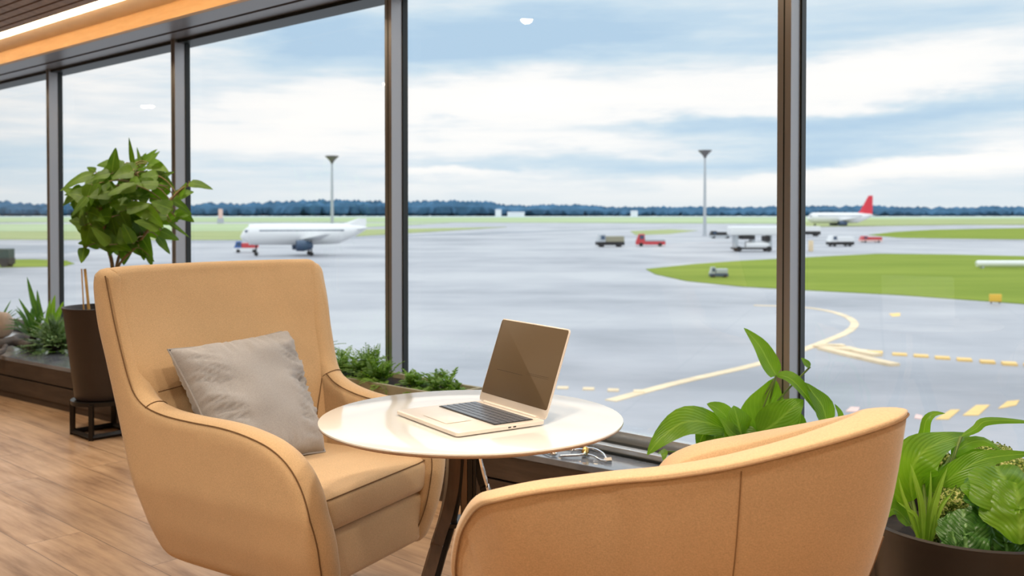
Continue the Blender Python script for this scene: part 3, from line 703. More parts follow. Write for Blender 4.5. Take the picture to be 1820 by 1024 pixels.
def slab(outline, spine, mA, mB, r, name, mat, parent, rings=7, nr=6, mapf=None):
    """an upholstered panel: closed 2D outline (a,b), rounded edge of radius r between faces mA(a,b) and mB(a,b)"""
    P = [Vector((p[0], p[1])) for p in outline]; n = len(P)
    area = sum(P[i].x*P[(i+1) % n].y - P[(i+1) % n].x*P[i].y for i in range(n))
    if area < 0: P.reverse()
    nrm = []
    for i in range(n):
        t = P[(i+1) % n] - P[i-1]; nrm.append(Vector((-t.y, t.x)).normalized())   # inward for ccw
    for _ in range(2): nrm = [(nrm[i-1] + nrm[i]*2 + nrm[(i+1) % n]).normalized() for i in range(n)]
    Q = [p + q*r for p, q in zip(P, nrm)]
    rows = []
    for k in range(0, nr+1):
        th = PI*k/nr; row = []
        for i in range(n):
            p = P[i] + nrm[i]*(r*(1-math.sin(th))); a, c = mA(*p), mB(*p); md = (a+c)/2; hf = (c-a)/2
            row.append(mapf(p.x, p.y, md - hf*math.cos(th)))
        rows.append(row)
    b = MB(); b.grid(rows, close_v=True)
    # interior: a triangulated net of points inside the inset outline
    def inside(p):
        c = False
        for i in range(n):
            u, v = Q[i], Q[i-1]
            if (u.y > p.y) != (v.y > p.y) and p.x < (v.x-u.x)*(p.y-u.y)/(v.y-u.y) + u.x: c = not c
        return c
    pts = list(Q); st = .022; x0, x1 = min(q.x for q in Q), max(q.x for q in Q); y0, y1 = min(q.y for q in Q), max(q.y for q in Q)
    y = y0 + st; odd = 0
    while y < y1:
        x = x0 + (st/2 if odd else 0)
        while x < x1:
            p = Vector((x, y))
            if inside(p) and min((p-q).length_squared for q in Q) > (st*.55)**2: pts.append(p)
            x += st
        y += st*.87; odd ^= 1
    from mathutils.geometry import delaunay_2d_cdt
    V, E_, F_, _, _, _ = delaunay_2d_cdt(pts, [(i, (i+1) % n) for i in range(n)], [], 1, 1e-7)
    for mf in (mA, mB): b.add([mapf(p.x, p.y, mf(p.x, p.y)) for p in V], F_)
    o = b.build(name, mat, parent)
    for p in o.data.polygons: p.use_smooth = True
    return o, P
def smooth_norm(o):
    """no sharp edges on soft upholstery"""
    me = o.data
    if 'sharp_edge' in me.attributes: me.attributes.remove(me.attributes['sharp_edge'])
    return o

# arms -------------------------------------------------
ztab = [(.19, 0), (.42, 1), (1.1, 1)]
def m_near(f, z): return lerp_tab([(.19, -.300), (.30, -.335), (.42, -.358), (1.1, -.360)], z) + .10*max(0, f-.20)**1.2
def m_near_in(f, z): return m_near(f, z) + .088
near_out = [(.335, .19), (.372, .24), (.384, .33), (.372, .42), (.345, .495), (.300, .553), (.235, .592), (.15, .612), (.05, .622), (-.083, .624), (-.19, .630), (-.27, .646), (-.318, .675), (-.348, .720), (-.378, .79), (-.412, .88), (-.440, .97), (-.455, 1.02)]
def shift(pts, d):
    out = []
    for i, p in enumerate(pts):
        a, c = pts[max(0, i-1)], pts[min(len(pts)-1, i+1)]; t = Vector((c[0]-a[0], c[1]-a[1])).normalized()
        out.append((p[0] + t.y*d, p[1] - t.x*d))
    return out
near_seam = near_out; near_out = shift(near_out, .011)
close = [(-.474, 1.040), (-.505, 1.040), (-.522, 1.020), (-.526, .97), (-.507, .87), (-.469, .764), (-.415, .61), (-.364, .454), (-.322, .34), (-.290, .25), (-.262, .205), (-.215, .186), (-.1, .182), (.1, .182), (.28, .182)]
ol = [tuple(v) for v in crom([Vector(p) for p in near_out + close], 5, closed=True)]
o, _ = slab(ol, [(.26, .36), (-.20, .42), (-.36, .60), (-.43, .85)], m_near, m_near_in, .030, 'armrest', M['tan'], chair, mapf=lambda f, z, m: CH(f, m, z))
smooth_norm(o); arm_near = o
def m_far(f, z): return lerp_tab([(.19, .300), (.30, .335), (.42, .360), (.66, .368), (.83, .392), (1.0, .425), (1.1, .43)], z) - .10*max(0, f-.16)**1.2
def m_far_in(f, z): return m_far(f, z) - .088
far_out = [(.255, .19), (.282, .26), (.296, .35), (.294, .44), (.272, .505), (.235, .548), (.18, .575), (.10, .592), (.0, .603), (-.075, .618), (-.13, .638), (-.168, .665), (-.195, .71), (-.228, .80), (-.262, .90), (-.292, .97), (-.318, 1.02)]
far_seam = far_out; far_out = shift(far_out, .011)
close2 = [(-.345, 1.036), (-.375, 1.036), (-.398, 1.015), (-.400, .96), (-.372, .86), (-.340, .75), (-.30, .60), (-.265, .45), (-.235, .32), (-.215, .24), (-.19, .20), (-.15, .184), (-.05, .182), (.1, .182), (.2, .182)]
ol2 = [tuple(v) for v in crom([Vector(p) for p in far_out + close2], 5, closed=True)]
o, _ = slab(ol2, [(.20, .36), (-.12, .42), (-.22, .56), (-.275, .82)], m_far, m_far_in, .030, 'armrest', M['tan'], chair, mapf=lambda f, z, m: CH(f, m, z))
smooth_norm(o); arm_far = o

# back: a leaning slab whose front is slightly hollow -----------------------
NF = [(z, f) for f, z in near_out[9:]] ; FF = [(z, f) for f, z in far_out[9:]]
def f_back(m, z):
    fn = lerp_tab([(.19, -.17), (.45, -.245), (.60, -.30), (.66, -.325)] + NF[4:], z) + .002
    ff = lerp_tab([(.19, -.12), (.45, -.14), (.60, -.15), (.65, -.160)] + FF[3:], z) + .002
    a = lerp_tab([(.4, -.30), (.7, -.318)], z); c = lerp_tab([(.4, .30), (.66, .324), (.83, .348), (1.0, .381)], z)
    u = (m - a)/(c - a); return fn + (ff - fn)*u
def f_front(m, z):
    u = min(1, max(0, (m + .33)/.70)); w = min(1, max(0, (z-.3)/.3))
    return f_back(m, z) - .034*math.sin(PI*u)**1.0*w
def f_rear(m, z): return f_back(m, z) - .072 - .012*math.sin(PI*min(1, max(0, (m+.33)/.72)))
bo = [(-.292, .24), (-.304, .34), (-.322, .48), (-.336, .70), (-.337, .90), (-.337, 1.0), (-.330, 1.032), (-.30, 1.044), (-.15, 1.047), (.10, 1.048), (.34, 1.046), (.385, 1.042), (.402, 1.018), (.398, .96), (.382, .85), (.354, .70), (.340, .60), (.322, .45), (.305, .32), (.29, .24), (.25, .215), (0, .214), (-.25, .215)]
ol3 = [tuple(v) for v in crom([Vector(p) for p in bo], 6, closed=True)]
o, _ = slab(ol3, None, f_rear, f_front, .022, 'backrest', M['tan'], chair, rings=12, mapf=lambda m, z, f: CH(f, m, z))
smooth_norm(o); back = o

# seat deck, front panel and cushion ----------------------------------------
def soft_box(f0, f1, m0, m1, z0, z1, r, name, parent, mat, place, crown=0, N=22, nz=8, topf=None, e=5.0):
    """superellipsoid-edged block with straight sides, optional crowned top"""
    b = MB(); hf, hm, hz = (f1-f0)/2, (m1-m0)/2, (z1-z0)/2; cf, cm, cz = (f0+f1)/2, (m0+m1)/2, (z0+z1)/2
    rows = []
    nv = 14; nu = 64
    for i in range(nv+1):
        ph = -PI/2 + PI*i/nv
        cz_, sz_ = math.cos(ph), math.sin(ph)
        # rounded-rectangle profile: clamp to inner box then push by r
        row = []
        for j in range(nu):
            th = 2*PI*j/nu + PI/nu
            dx, dy = math.cos(th), math.sin(th)
            k = 1/max(abs(dx)/hf, abs(dy)/hm)
            ex, ey = dx*k, dy*k
            ix, iy = max(-hf+r, min(hf-r, ex)), max(-hm+r, min(hm-r, ey))
            vx, vy = ex-ix, ey-iy; l = math.hypot(vx, vy) or 1e-9
            if l < 1e-6: vx, vy = (1, 0) if abs(dx)/hf > abs(dy)/hm else (0, 1)
            px, py = ix + vx/l*r*cz_, iy + vy/l*r*cz_
            pz = (hz - r)*(1 if sz_ > 0 else -1 if sz_ < 0 else 0) + r*sz_
            if i == nv//2: pz = 0
            row.append((px, py, pz))
        rows.append(row)
    full = []
    for k in range(8): # bottom cap
        s = k/8; full.append([(p[0]*s, p[1]*s, -hz) for p in rows[0]])
    full += rows
    for k in range(7, -1, -1):
        s = k/8; full.append([(p[0]*s, p[1]*s, hz) for p in rows[-1]])
    out = []
    for row in full:
        rr = []
        for x, y, z in row:
            if z > 0 and crown: z += crown*(1-(x/hf)**2)*(1-(y/hm)**2)*(z/hz)
            rr.append(place(cf+x, cm+y, cz+z))
        out.append(rr)
    b.grid(out, close_v=True); o = b.build(name, mat, parent); smooth_norm(o); return o
def seat_place(f, m, z):
    # the seat front runs slightly skew and narrower at the far side, like the arms
    return CH(f - .05*max(0, (m+.3)/.6)*max(0, f)/.3, m, z)
soft_box(-.24, .325, -.262, .278, .185, .338, .030, 'seat_base', chair, M['tan'], seat_place)
soft_box(-.30, .335, -.268, .282, .336, .440, .034, 'seat_cushion', chair, M['tan'], lambda f, m, z: seat_place(f, m, z + .012*(f-.1)), crown=.020)
cush = [c for c in chair.children if c.name.startswith('seat_cushion')][0]

# seams
def seam(pts, parent, r=.0016, name='seam', closed=False, mat=None):
    b = MB(); b.tube(pts, r, 6, closed=closed); return b.build(name, mat or M['seam'], parent)
def onarm(f, z, mf, s):   # outer edge of an arm
    return CH(f, mf(f, z) + s*.006, z)
def side_seam(pl, mo, mi, par):
    """stitch line lying on the rounded border at depth k across the thickness"""
    P = crom([Vector(p) for p in pl], 6); pts = []
    for p in P[4:]:
        c = (mo(*p) + mi(*p))/2; hf = (mi(*p) - mo(*p))/2; pts.append(CH(p.x, c - hf*.86, p.y))
    seam(pts, par, r=.0019)
side_seam(shift(near_seam, .001), m_near, m_near_in, arm_near)
side_seam(shift(far_seam, .001)[:12], lambda f, z: m_far_in(f, z), lambda f, z: m_far(f, z), arm_far)
# cross seams where the arms meet the back
def cross(k, outl, mo, mi, inner, par):
    o_ = Vector(outl[k]); a_, c_ = Vector(outl[k-1]), Vector(outl[k+1]); t_ = (c_-a_).normalized(); inn = Vector((-t_.y, t_.x)); pts = []
    for j in range(0, 11):
        th = PI*(.17 + .83*j/10); q = o_ + inn*(.030*(1-math.sin(th)) - .0006)
        c = (mo(*o_) + mi(*o_))/2; hf = (mi(*o_) - mo(*o_))/2
        pts.append(CH(q.x, c - hf*math.cos(th), q.y))
    if inner: pts += [CH(*q) for q in inner]
    seam(pts, par, r=.0016)
cross(11, near_out, m_near, m_near_in, None, arm_near)
seam([CH(f_front(m, z) + .001, m, z) for m, z in ((-.268, .672), (-.24, .675), (-.19, .68), (-.14, .684))], back)
cross(11, far_out, m_far, m_far_in, [CH and (f_front(m, z) + .004, m, z) for m, z in ((.262, .60), (.25, .56), (.24, .52))], arm_far)
# seams of the cushion
def ring_seam(f0, f1, m0, m1, z, r, place):
    pts = []
    for j in range(72):
        th = 2*PI*j/72; dx, dy = math.cos(th), math.sin(th); hf, hm = (f1-f0)/2, (m1-m0)/2
        k = 1/max(abs(dx)/hf, abs(dy)/hm); ex, ey = dx*k, dy*k; ix, iy = max(-hf+r, min(hf-r, ex)), max(-hm+r, min(hm-r, ey))
        vx, vy = ex-ix, ey-iy; l = math.hypot(vx, vy) or 1; pts.append(place((f0+f1)/2 + ix + vx/l*r, (m0+m1)/2 + iy + vy/l*r, z))
    return pts
seam(ring_seam(-.292, .327, -.260, .274, .432, .026, lambda f, m, z: seat_place(f, m, z + .012*(f-.1))), cush, closed=True, r=.0018)
# low swivel base
b = MB(); b.tube([CH(0, 0, .02), CH(0, 0, .19)], .028, 20); b.build('pedestal', M['dark_metal'], chair)
for k in range(4):
    a = PI/4 + k*PI/2; b = MB(); b.tube([CH(0, 0, .045), CH(.14*math.cos(a), .14*math.sin(a), .035), CH(.27*math.cos(a), .27*math.sin(a), .012)], [.022, .017, .012], 10); b.build('leg', M['dark_metal'], chair)

# ------------------------------------------------------------------ cushion on the armchair
def pillow():
    BR, BL = Vector((-.588, 3.085, .458)), Vector((-.815, 2.800, .458))
    TL, TR = Vector((-1.018, 2.905, .805)), Vector((-.762, 3.335, .812))
    N = 44; rows = []; rnd = random.Random(5)
    nrm = (BR-BL).cross(TL-BL).normalized()
    if nrm.dot(FD) < 0: nrm = -nrm
    for side in (1, -1):
        for i in range(N+1):
            v = i/N; row = []
            for j in range(N+1):
                u = j/N
                # edges bow inwards between the corners
                a, c = 2*u-1, 2*v-1
                a2 = a*(1-.055*(1-c*c)); c2 = c*(1-.055*(1-a*a))
                uu, vv = (a2+1)/2, (c2+1)/2
                p = BL.lerp(BR, uu).lerp(TL.lerp(TR, uu), vv)
                e = max(0, (1-a*a))*max(0, (1-c*c))
                th = .092*e**.40
                # creases fanning from the edges
                w = (1-min(1, (1-abs(a))*1.9))
                cr = (abs(noise.noise(Vector((a*1.9, c*8 + a*3.0, 3.1))))*-.085 + .020)*max(0, w)**.7 + (abs(noise.noise(Vector((a*9 + c, c*2, 7))))*-.03 + .006)*(1-min(1, (1-abs(c))*2.6)) + noise.noise(Vector((a*1.8 + c*.8, c*2.2, 1)))*.016
                if e < 1e-6: cr = 0
                cr *= min(1, e*8)
                row.append(p + nrm*side*(th + cr*(1 if side > 0 else .6)))
            rows.append(row) if side > 0 else rows.append(row)
    b = MB(); b.grid(rows[:N+1]); b.grid(rows[N+1:])
    o = b.build('throw_cushion', M['greige']); smooth_norm(o)
    me = o.data
    tag(o, 'square greige throw cushion leaning against the back of the tan armchair', 'cushion')
    # piping along the edge as a part
    pts = [BL.lerp(BR, 0)]; 
    def E(u, v):
        a, c = 2*u-1, 2*v-1; a2 = a*(1-.055*(1-c*c)); c2 = c*(1-.055*(1-a*a)); uu, vv = (a2+1)/2, (c2+1)/2
        return BL.lerp(BR, uu).lerp(TL.lerp(TR, uu), vv)
    P = [E(k/16, 0) for k in range(16)] + [E(1, k/16) for k in range(16)] + [E(1-k/16, 1) for k in range(16)] + [E(0, 1-k/16) for k in range(16)]
    seam(P, o, r=.003, name='edge_seam', closed=True, mat=M['greige'])
    return o
pillow()

# ------------------------------------------------------------------ tub chair in the foreground
K = .85
def kz(x, y, z): return Vector((x*K, y*K, EYE + (z-EYE)*K))
rim = [ # outer rim, lower outline, inward direction
 ((-.118, 2.32, .30), (-.06, 2.30, .20), (0, 1)), ((-.132, 2.25, .38), (-.03, 2.29, .20), (0, 1)), ((-.119, 2.183, .48), (.00, 2.28, .20), (0, 1)), ((-.098, 2.132, .54), (.03, 2.27, .20), (0, 1)),
 ((-.072, 2.085, .583), (.06, 2.26, .20), (0, 1)), ((-.035, 2.045, .608), (.09, 2.25, .20), (0, 1)), ((.047, 2.029, .630), (.15, 2.24, .20), (0, 1)), ((.13, 2.03, .641), (.21, 2.23, .20), (0, 1)), ((.222, 2.03, .652), (.27, 2.22, .20), (.02, 1)),
 ((.309, 1.993, .670), (.34, 2.20, .20), (.0, 1)), ((.427, 1.953, .700), (.44, 2.18, .20), (-.05, 1)), ((.563, 1.944, .735), (.54, 2.17, .20), (-.15, 1)), ((.681, 1.959, .763), (.64, 2.19, .20), (-.40, .92)),
 ((.780, 1.995, .784), (.72, 2.23, .20), (-.70, .7)), ((.832, 2.06, .788), (.765, 2.30, .20), (-.92, .35)), ((.856, 2.16, .772), (.79, 2.38, .20), (-1, .05)), ((.866, 2.29, .740), (.80, 2.46, .20), (-.97, -.2)),
 ((.830, 2.43, .700), (.77, 2.55, .20), (-.8, -.6)), ((.740, 2.54, .655), (.70, 2.61, .20), (-.5, -.85)), ((.62, 2.60, .618), (.60, 2.65, .20), (-.2, -1)), ((.50, 2.62, .590), (.50, 2.66, .20), (0, -1)),
 ((.42, 2.62, .555), (.44, 2.66, .20), (0, -1)), ((.385, 2.62, .50), (.41, 2.66, .20), (0, -1)), ((.372, 2.62, .40), (.40, 2.65, .20), (0, -1)), ((.375, 2.62, .30), (.39, 2.65, .20), (0, -1))]
tub = empty('tub_chair', kz(.35, 2.35, 0) * 1.0, 'tan fabric low tub chair seen from behind in the right foreground', 'chair')
tub.location.z = 0
RR = crom([Vector((*a, *c, *d)).to_tuple() if False else Vector(list(a)+list(c)+list(d)) for a, c, d in [(a, c, d) for a, c, d in rim]], 5)
T = .084
rows = []; seam_pts = []; inner_pts = []
RP = [kz(*v[:3]) for v in RR]
for i, v in enumerate(RR):
    R_, B_ = kz(v[0], v[1], v[2]), kz(v[3], v[4], v[5]); B_.z = max(B_.z, .17) if False else B_.z
    inn = Vector((v[6], v[7], 0)).normalized()
    t = (RP[min(i+1, len(RP)-1)] - RP[max(0, i-1)]).normalized()
    up = (R_ - B_); up = (up - t*up.dot(t)); 
    up = up.normalized() if up.length > 1e-4 else Vector((0, 0, 1))
    if abs(t.z) > .75: up = Vector((-1 if i < len(RR)/2 else -.9, 0, .25)).normalized()
    Bi = B_ + inn*T*.9
    row = []
    for k in range(11):      # outer face, slightly bellied
        s = k/10; row.append(B_.lerp(R_ - up*.012, s) - inn*.022*math.sin(PI*s))
    seam_pts.append(R_ - up*.002 - inn*.001)
    dn = Vector((0, 0, -.006)); c = R_ + inn*T/2 + dn/2
    for k in range(1, 10):
        th = PI*k/10; row.append(c - (inn*T + dn)/2*math.cos(th) + up*.010*math.sin(th)**.6)
    Ri = R_ + inn*T + dn
    for k in range(9):
        s = k/8; row.append((Ri - up*.012).lerp(Bi, s) + inn*.012*math.sin(PI*s))
    rows.append(row)
b = MB(); b.grid(rows, close_v=True)
b.add(rows[0], [tuple(range(len(rows[0])))]); b.add(rows[-1], [tuple(reversed(range(len(rows[-1]))))])
shell = b.build('shell', M['tan2'], tub); smooth_norm(shell)
M['seam_soft'] = Mat('seam_thread_soft', (.27, .15, .07), rough=.9).m
seam(seam_pts[4:-4], shell, r=.0020, mat=M['seam_soft'])
iv = next(i for i, v in enumerate(RR) if v[0] > .435)
seam([p for p in rows[iv][:11]], shell, r=.0013, mat=M['seam_soft'])
# rear corner pleat low on the right
iv2 = next(i for i, v in enumerate(RR) if v[0] > .835)
seam([p for p in rows[iv2][0:6]], shell, r=.003, mat=M['seam_soft'])
# seat of the tub chair
def quad_place(f, m, z):   # unit square -> inner plan of the chair
    a, b_, c, d = kz(-.02, 2.22, 0), kz(.70, 2.18, 0), kz(.76, 2.50, 0), kz(.42, 2.58, 0)
    p = a.lerp(b_, f).lerp(d.lerp(c, f), m); p.z = z; return p
def sq(lo, hi, z0, z1, nm):
    b = MB(); rows = []; n = 16
    prof = [(0, z0), (.5, z0), (.94, z0), (1, z0+.02), (1, z1-.03), (.97, z1-.008), (.9, z1), (.5, z1+.012), (0, z1+.014)]
    for s, z in prof:
        row = []
        for j in range(64):
            th = 2*PI*j/64; dx, dy = math.cos(th), math.sin(th); e = (abs(dx)**8+abs(dy)**8)**(-1/8)
            row.append(quad_place(.5+.5*s*dx*e*hi, .5+.5*s*dy*e*hi, z))
        rows.append(row)
    b.grid(rows, close_v=True); o = b.build(nm, M['tan2'], tub); smooth_norm(o); return o
sq(0, .96, .36, .48, 'seat_cushion'); sq(0, .98, .20, .36, 'seat_base')
cb = kz(.42, 2.36, 0); cb.z = 0
b = MB(); b.tube([cb + Vector((0, 0, .02)), cb + Vector((0, 0, .21))], .03, 20); b.build('pedestal', M['dark_metal'], tub)
for k in range(4):
    a = PI/4+.3 + k*PI/2; dv = Vector((math.cos(a), math.sin(a), 0)); b = MB(); b.tube([cb + Vector((0, 0, .045)), cb + dv*.14 + Vector((0, 0, .033)), cb + dv*.25 + Vector((0, 0, .012))], [.02, .016, .012], 10); b.build('leg', M['dark_metal'], tub)

# ------------------------------------------------------------------ round table
TZ = .700
l, r_ = on_z(568, 742, TZ), on_z(1108, 746, TZ); TC = (l+r_)/2; TR_ = (r_-l).length/2
TC = on_z(838, 741, TZ); TR_ = 270/FPX*TC.y*1.0
tab = empty('round_table', (TC.x, TC.y, 0), 'round white topped side table with dark wooden legs carrying the laptop', 'table')
b = MB(); b.lathe([(0.0001, TZ-.020), (TR_-.045, TZ-.020), (TR_-.014, TZ-.0135), (TR_-.003, TZ-.0075), (TR_-.0005, TZ-.004), (TR_-.0012, TZ-.001), (TR_-.004, TZ), (TR_*.6, TZ), (.0001, TZ)], (TC.x, TC.y, 0), 96)
top = b.build('tabletop', M['white_lam'], tab); 
b = MB(); b.lathe([(TR_-.030, TZ-.0185), (TR_-.012, TZ-.0137), (TR_-.0018, TZ-.0078), (TR_-.0022, TZ-.0066), (TR_-.014, TZ-.012), (TR_-.030, TZ-.0165)], (TC.x, TC.y, 0), 96)
b.build('edge_band', M['edge_wood'], top)
def blade(pts, w, th, wd, nm, mat, par):
    """flat curved bar: width w along wd, thickness th"""
    b = MB(); rows = []; P = crom(pts, 8); n = len(P)
    for i, p in enumerate(P):
        t = (P[min(i+1, n-1)] - P[max(0, i-1)]).normalized(); a = (wd - t*wd.dot(t)).normalized(); c = t.cross(a).normalized()
        s = w[0] + (w[1]-w[0])*i/(n-1)
        rows.append([p + a*s/2*x + c*th/2*y for x, y in ((-1, -1), (1, -1), (1, 1), (-1, 1))])
    b.grid(rows, close_v=True); b.add(rows[0], [(0,1,2,3)]); b.add(rows[-1], [(3,2,1,0)])
    return b.build(nm, mat, par, smooth=False, bevel=.0025)
ZU = TZ - .020
Xv = Vector((1, 0, 0))
L1 = blade([at(807, 760, 2.41), at(806, 820, 2.41), at(802, 870, 2.41), at(792, 918, 2.39), at(777, 965, 2.36), at(763, 1015, 2.33), (Vector((-.300, 2.18, .012)))], (.030, .026), .034, Vector((1, .25, 0)), 'leg', M['leg_wood'], tab)
L1b = blade([at(822, 800, 2.45), at(816, 870, 2.45), at(808, 918, 2.43), at(795, 965, 2.40), at(780, 1015, 2.37), (Vector((-.270, 2.225, .006)))], (.012, .016), .02, Vector((1, 0, 0)), 'leg_rail', M['dark_metal'], L1)
b = MB(); b.box((-.128, 2.445, .447), (-.112, 2.475, ZU)); b.build('post', Mat('bronze_metal', (.20, .13, .085), rough=.4, metal=.4).m, tab, smooth=False, bevel=.002)
b = MB(); b.box((-.1119, 2.447, .447), (-.099, 2.473, ZU)); b.box((-.0985, 2.45, .447), (-.09, 2.472, ZU)); b.build('post', M['dark_metal'], tab, smooth=False, bevel=.001)
b = MB(); b.box((-.175, 2.40, .435), (-.085, 2.48, .4465)); b.build('hub_plate', M['dark_metal'], tab, smooth=False, bevel=.002)
blade([at(842, 760, 2.50), at(846, 810, 2.50), at(856, 855, 2.51), at(872, 900, 2.53), Vector((.09, 2.72, .012))], (.016, .016), .03, Vector((1, 0, 0)), 'leg', M['dark_metal'], tab)
blade([at(849, 760, 2.485), at(853, 810, 2.485), at(864, 855, 2.495), at(880, 900, 2.515), Vector((.108, 2.70, .012))], (.006, .006), .03, Vector((1, 0, 0)), 'leg_rail', M['chrome'], tab)
blade([Vector((-.105, 2.482, .67)), Vector((-.103, 2.50, .45)), Vector((-.10, 2.62, .2)), Vector((-.10, 2.80, .012))], (.026, .024), .03, Vector((1, 0, 0)), 'leg', M['leg_wood'], tab)
b = MB(); b.lathe([(.001, ZU-.008), (.11, ZU-.008), (.11, ZU-.0005), (.001, ZU-.0005)], (-.115, 2.45, 0), 32); b.build('mounting_plate', M['dark_metal'], tab)

# ------------------------------------------------------------------ laptop
def laptop():
    FLc, FRc, BRc, BLc = [on_z(x, y, TZ+.013) for x, y in ((705, 727), (803, 768), (980, 748), (850, 712))]
    # a true rectangle fitted through the corners
    c = (FLc+FRc+BRc+BLc)/4; ax = ((FRc-FLc)+(BRc-BLc)).normalized(); ay = Vector((-ax.y, ax.x, 0))
    W, D = .305, .246
    t = empty('laptop', (c.x, c.y, TZ), 'open silver champagne laptop on the round white table', 'laptop', rz=math.atan2(ax.y, ax.x))
    alu = Mat('champagne_aluminium', (.84, .78, .72), rough=.34, metal=.35).m
    scr = Mat('screen_reflection_brown', (.115, .078, .043), rough=.45, spec=.5).m  # brown reflection of the surroundings painted into the base colour
    def rr(w, d, r, z, n=6, ox=0, oy=0):
        pts = []
        for (sx, sy, a0) in ((1, 1, 0), (-1, 1, 90), (-1, -1, 180), (1, -1, 270)):
            for k in range(n+1):
                a = math.radians(a0 + 90*k/n); pts.append((ox+sx*(w/2-r) + r*math.cos(a), oy+sy*(d/2-r) + r*math.sin(a), z))
        return pts
    def plate(w, d, r, z0, z1, e=.0015, ox=0, oy=0):
        b = MB(); rws = [rr(w-2*e, d-2*e, r, z0, ox=ox, oy=oy), rr(w, d, r, z0+e, ox=ox, oy=oy), rr(w, d, r, z1-e, ox=ox, oy=oy), rr(w-2*e, d-2*e, r, z1, ox=ox, oy=oy)]
        b.grid(rws, close_v=True); n = len(rws[0]); b.add(rws[0], [tuple(range(n))]); b.add(rws[-1], [tuple(range(n))]); return b
    base = plate(W, D, .010, .0022, .0125).build('base', alu, t, local=True)
    for x, y in ((-.13, -.10), (.13, -.10), (-.13, .10), (.13, .10)):
        b = MB(); b.lathe([(.0001, 0), (.006, 0), (.006, .003), (.0001, .003)], (x, y, 0), 12); b.build('rubber_foot', M['black'], base, local=True)
    # keyboard tray and keys
    kw, kd, ky = .262, .105, .045
    plate(kw+.006, kd+.006, .003, .0132, .0138, .0001, oy=ky).build('keyboard', M['black'], base, local=True)
    key = Mat('key_cap', (.10, .115, .15), rough=.3, spec=.7).m
    kb = MB(); rws = [14, 14, 14, 13, 12, 8]; dy = kd/6
    for ri, nk in enumerate(rws):
        y1 = ky + kd/2 - ri*dy - .0012; y0 = y1 - dy + .0030; dx = kw/nk; x = -kw/2
        ws = [1]*nk
        if nk == 8: ws = [1, 1, 1.2, 4.6, 1.2, 1, 1, 1]; 
        tot = sum(ws)
        for wv in ws:
            w_ = kw*wv/tot; kb.box((x+.0008, y0, .0138), (x+w_-.0008, y1, .0150)); x += w_
    kb.build('keys', key, base, local=True, smooth=False)
    tp = plate(.118, .070, .004, .0134, .0137, .0001, oy=-.062); tp.build('trackpad', alu, base, local=True)
    for k, x in enumerate((.02, .034)):
        b = MB(); b.box((W/2-.0004, x-.004, .006), (W/2+.0003, x+.004, .009)); b.build('port', M['black'], base, local=True, smooth=False)
    b = MB(); b.tube([(-.12, D/2-.004, .0125), (.12, D/2-.004, .0125)], .0048, 12); b.build('hinge', alu, base, local=True)
    # lid, leaning back
    H = .225; lean = math.radians(19.5)
    R = Matrix.Translation((0, D/2-.002, .0135)) @ Matrix.Rotation(-lean + PI/2, 4, 'X')   # local y goes up the lid
    def lidpart(mb, nm, mat, par=t):
        mb.v = [tuple(R @ Vector(p)) for p in mb.v]; return mb.build(nm, mat, par, local=True)
    lid = lidpart(plate(W, H, .009, -.0052, 0, .0012, oy=H/2), 'lid', alu)
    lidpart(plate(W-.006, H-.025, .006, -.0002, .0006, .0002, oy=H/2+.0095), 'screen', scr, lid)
    b = MB(); b.lathe([(.0001, .0), (.0012, .0), (.0012, .0008), (.0001, .0008)], (0, H-.0055, 0), 10); lidpart(b, 'camera_lens', M['chrome'], lid)
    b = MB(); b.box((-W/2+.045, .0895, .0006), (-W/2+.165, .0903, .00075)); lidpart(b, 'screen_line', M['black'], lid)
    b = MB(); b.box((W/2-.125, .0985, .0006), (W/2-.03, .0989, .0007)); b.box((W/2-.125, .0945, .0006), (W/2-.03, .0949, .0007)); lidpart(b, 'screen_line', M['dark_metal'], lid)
laptop()

# ------------------------------------------------------------------ metal clasp piece on the bench
BZ = .2705
def bp(x, y, dz): p = on_z(x, y + 8, BZ); return Vector((p.x, p.y, BZ + dz))
_ob = MB.build
def _clamped(s, *a, **k):
    s.v = [(v[0], v[1], max(v[2], BZ+.0006)) for v in s.v]; return _ob(s, *a, **k)
MB.build = _clamped
t = empty('key_holder', bp(1040, 803, 0), 'silver metal key holder with gold barrel clasp lying on the slate bench top', 'key holder')
b = MB(); b.tube(crom([bp(994, 797, .016), bp(1010, 801, .020), bp(1026, 801, .020), bp(1040, 802, .022)], 5), .006, 8)
b.tube(crom([bp(996, 806, .006), bp(1012, 806, .008), bp(1030, 806, .010), bp(1041, 805, .014)], 5), .005, 8); b.build('bow', M['chrome'], t)
b = MB(); b.tube(crom([bp(1044, 799, .022), bp(1058, 801, .022), bp(1072, 806, .016), bp(1078, 812, .008)], 5), .005, 8)
b.tube(crom([bp(1045, 806, .012), bp(1056, 809, .012), bp(1068, 813, .006), bp(1078, 814, .006)], 5), .004, 8); b.build('strap_link', M['chrome'], t)
b = MB(); b.tube([bp(1038, 804, .004), bp(1040, 803, .016), bp(1042, 802, .030)], [.010, .015, .011], 16); b.build('clasp', M['gold'], t)
b = MB(); b.tube([bp(1074, 813, .006), bp(1087, 813, .008)], [.009, .010], 4); b.build('end_clip', M['steel'], t)
b = MB(); b.blob(bp(984, 803, .010), (.016, .012, .0098), 2); b.build('pendant', M['chrome'], t)
b = MB(); b.tube(crom([bp(1016, 792, .008), bp(1026, 790, .012), bp(1040, 793, .014), bp(1046, 797, .014)], 4), .006, 8); b.build('ring', M['steel'], t)
b = MB(); b.tube([bp(962, 796, .004), bp(978, 803, .005)], .003, 8); b.build('pin', M['steel'], t)

MB.build = _ob
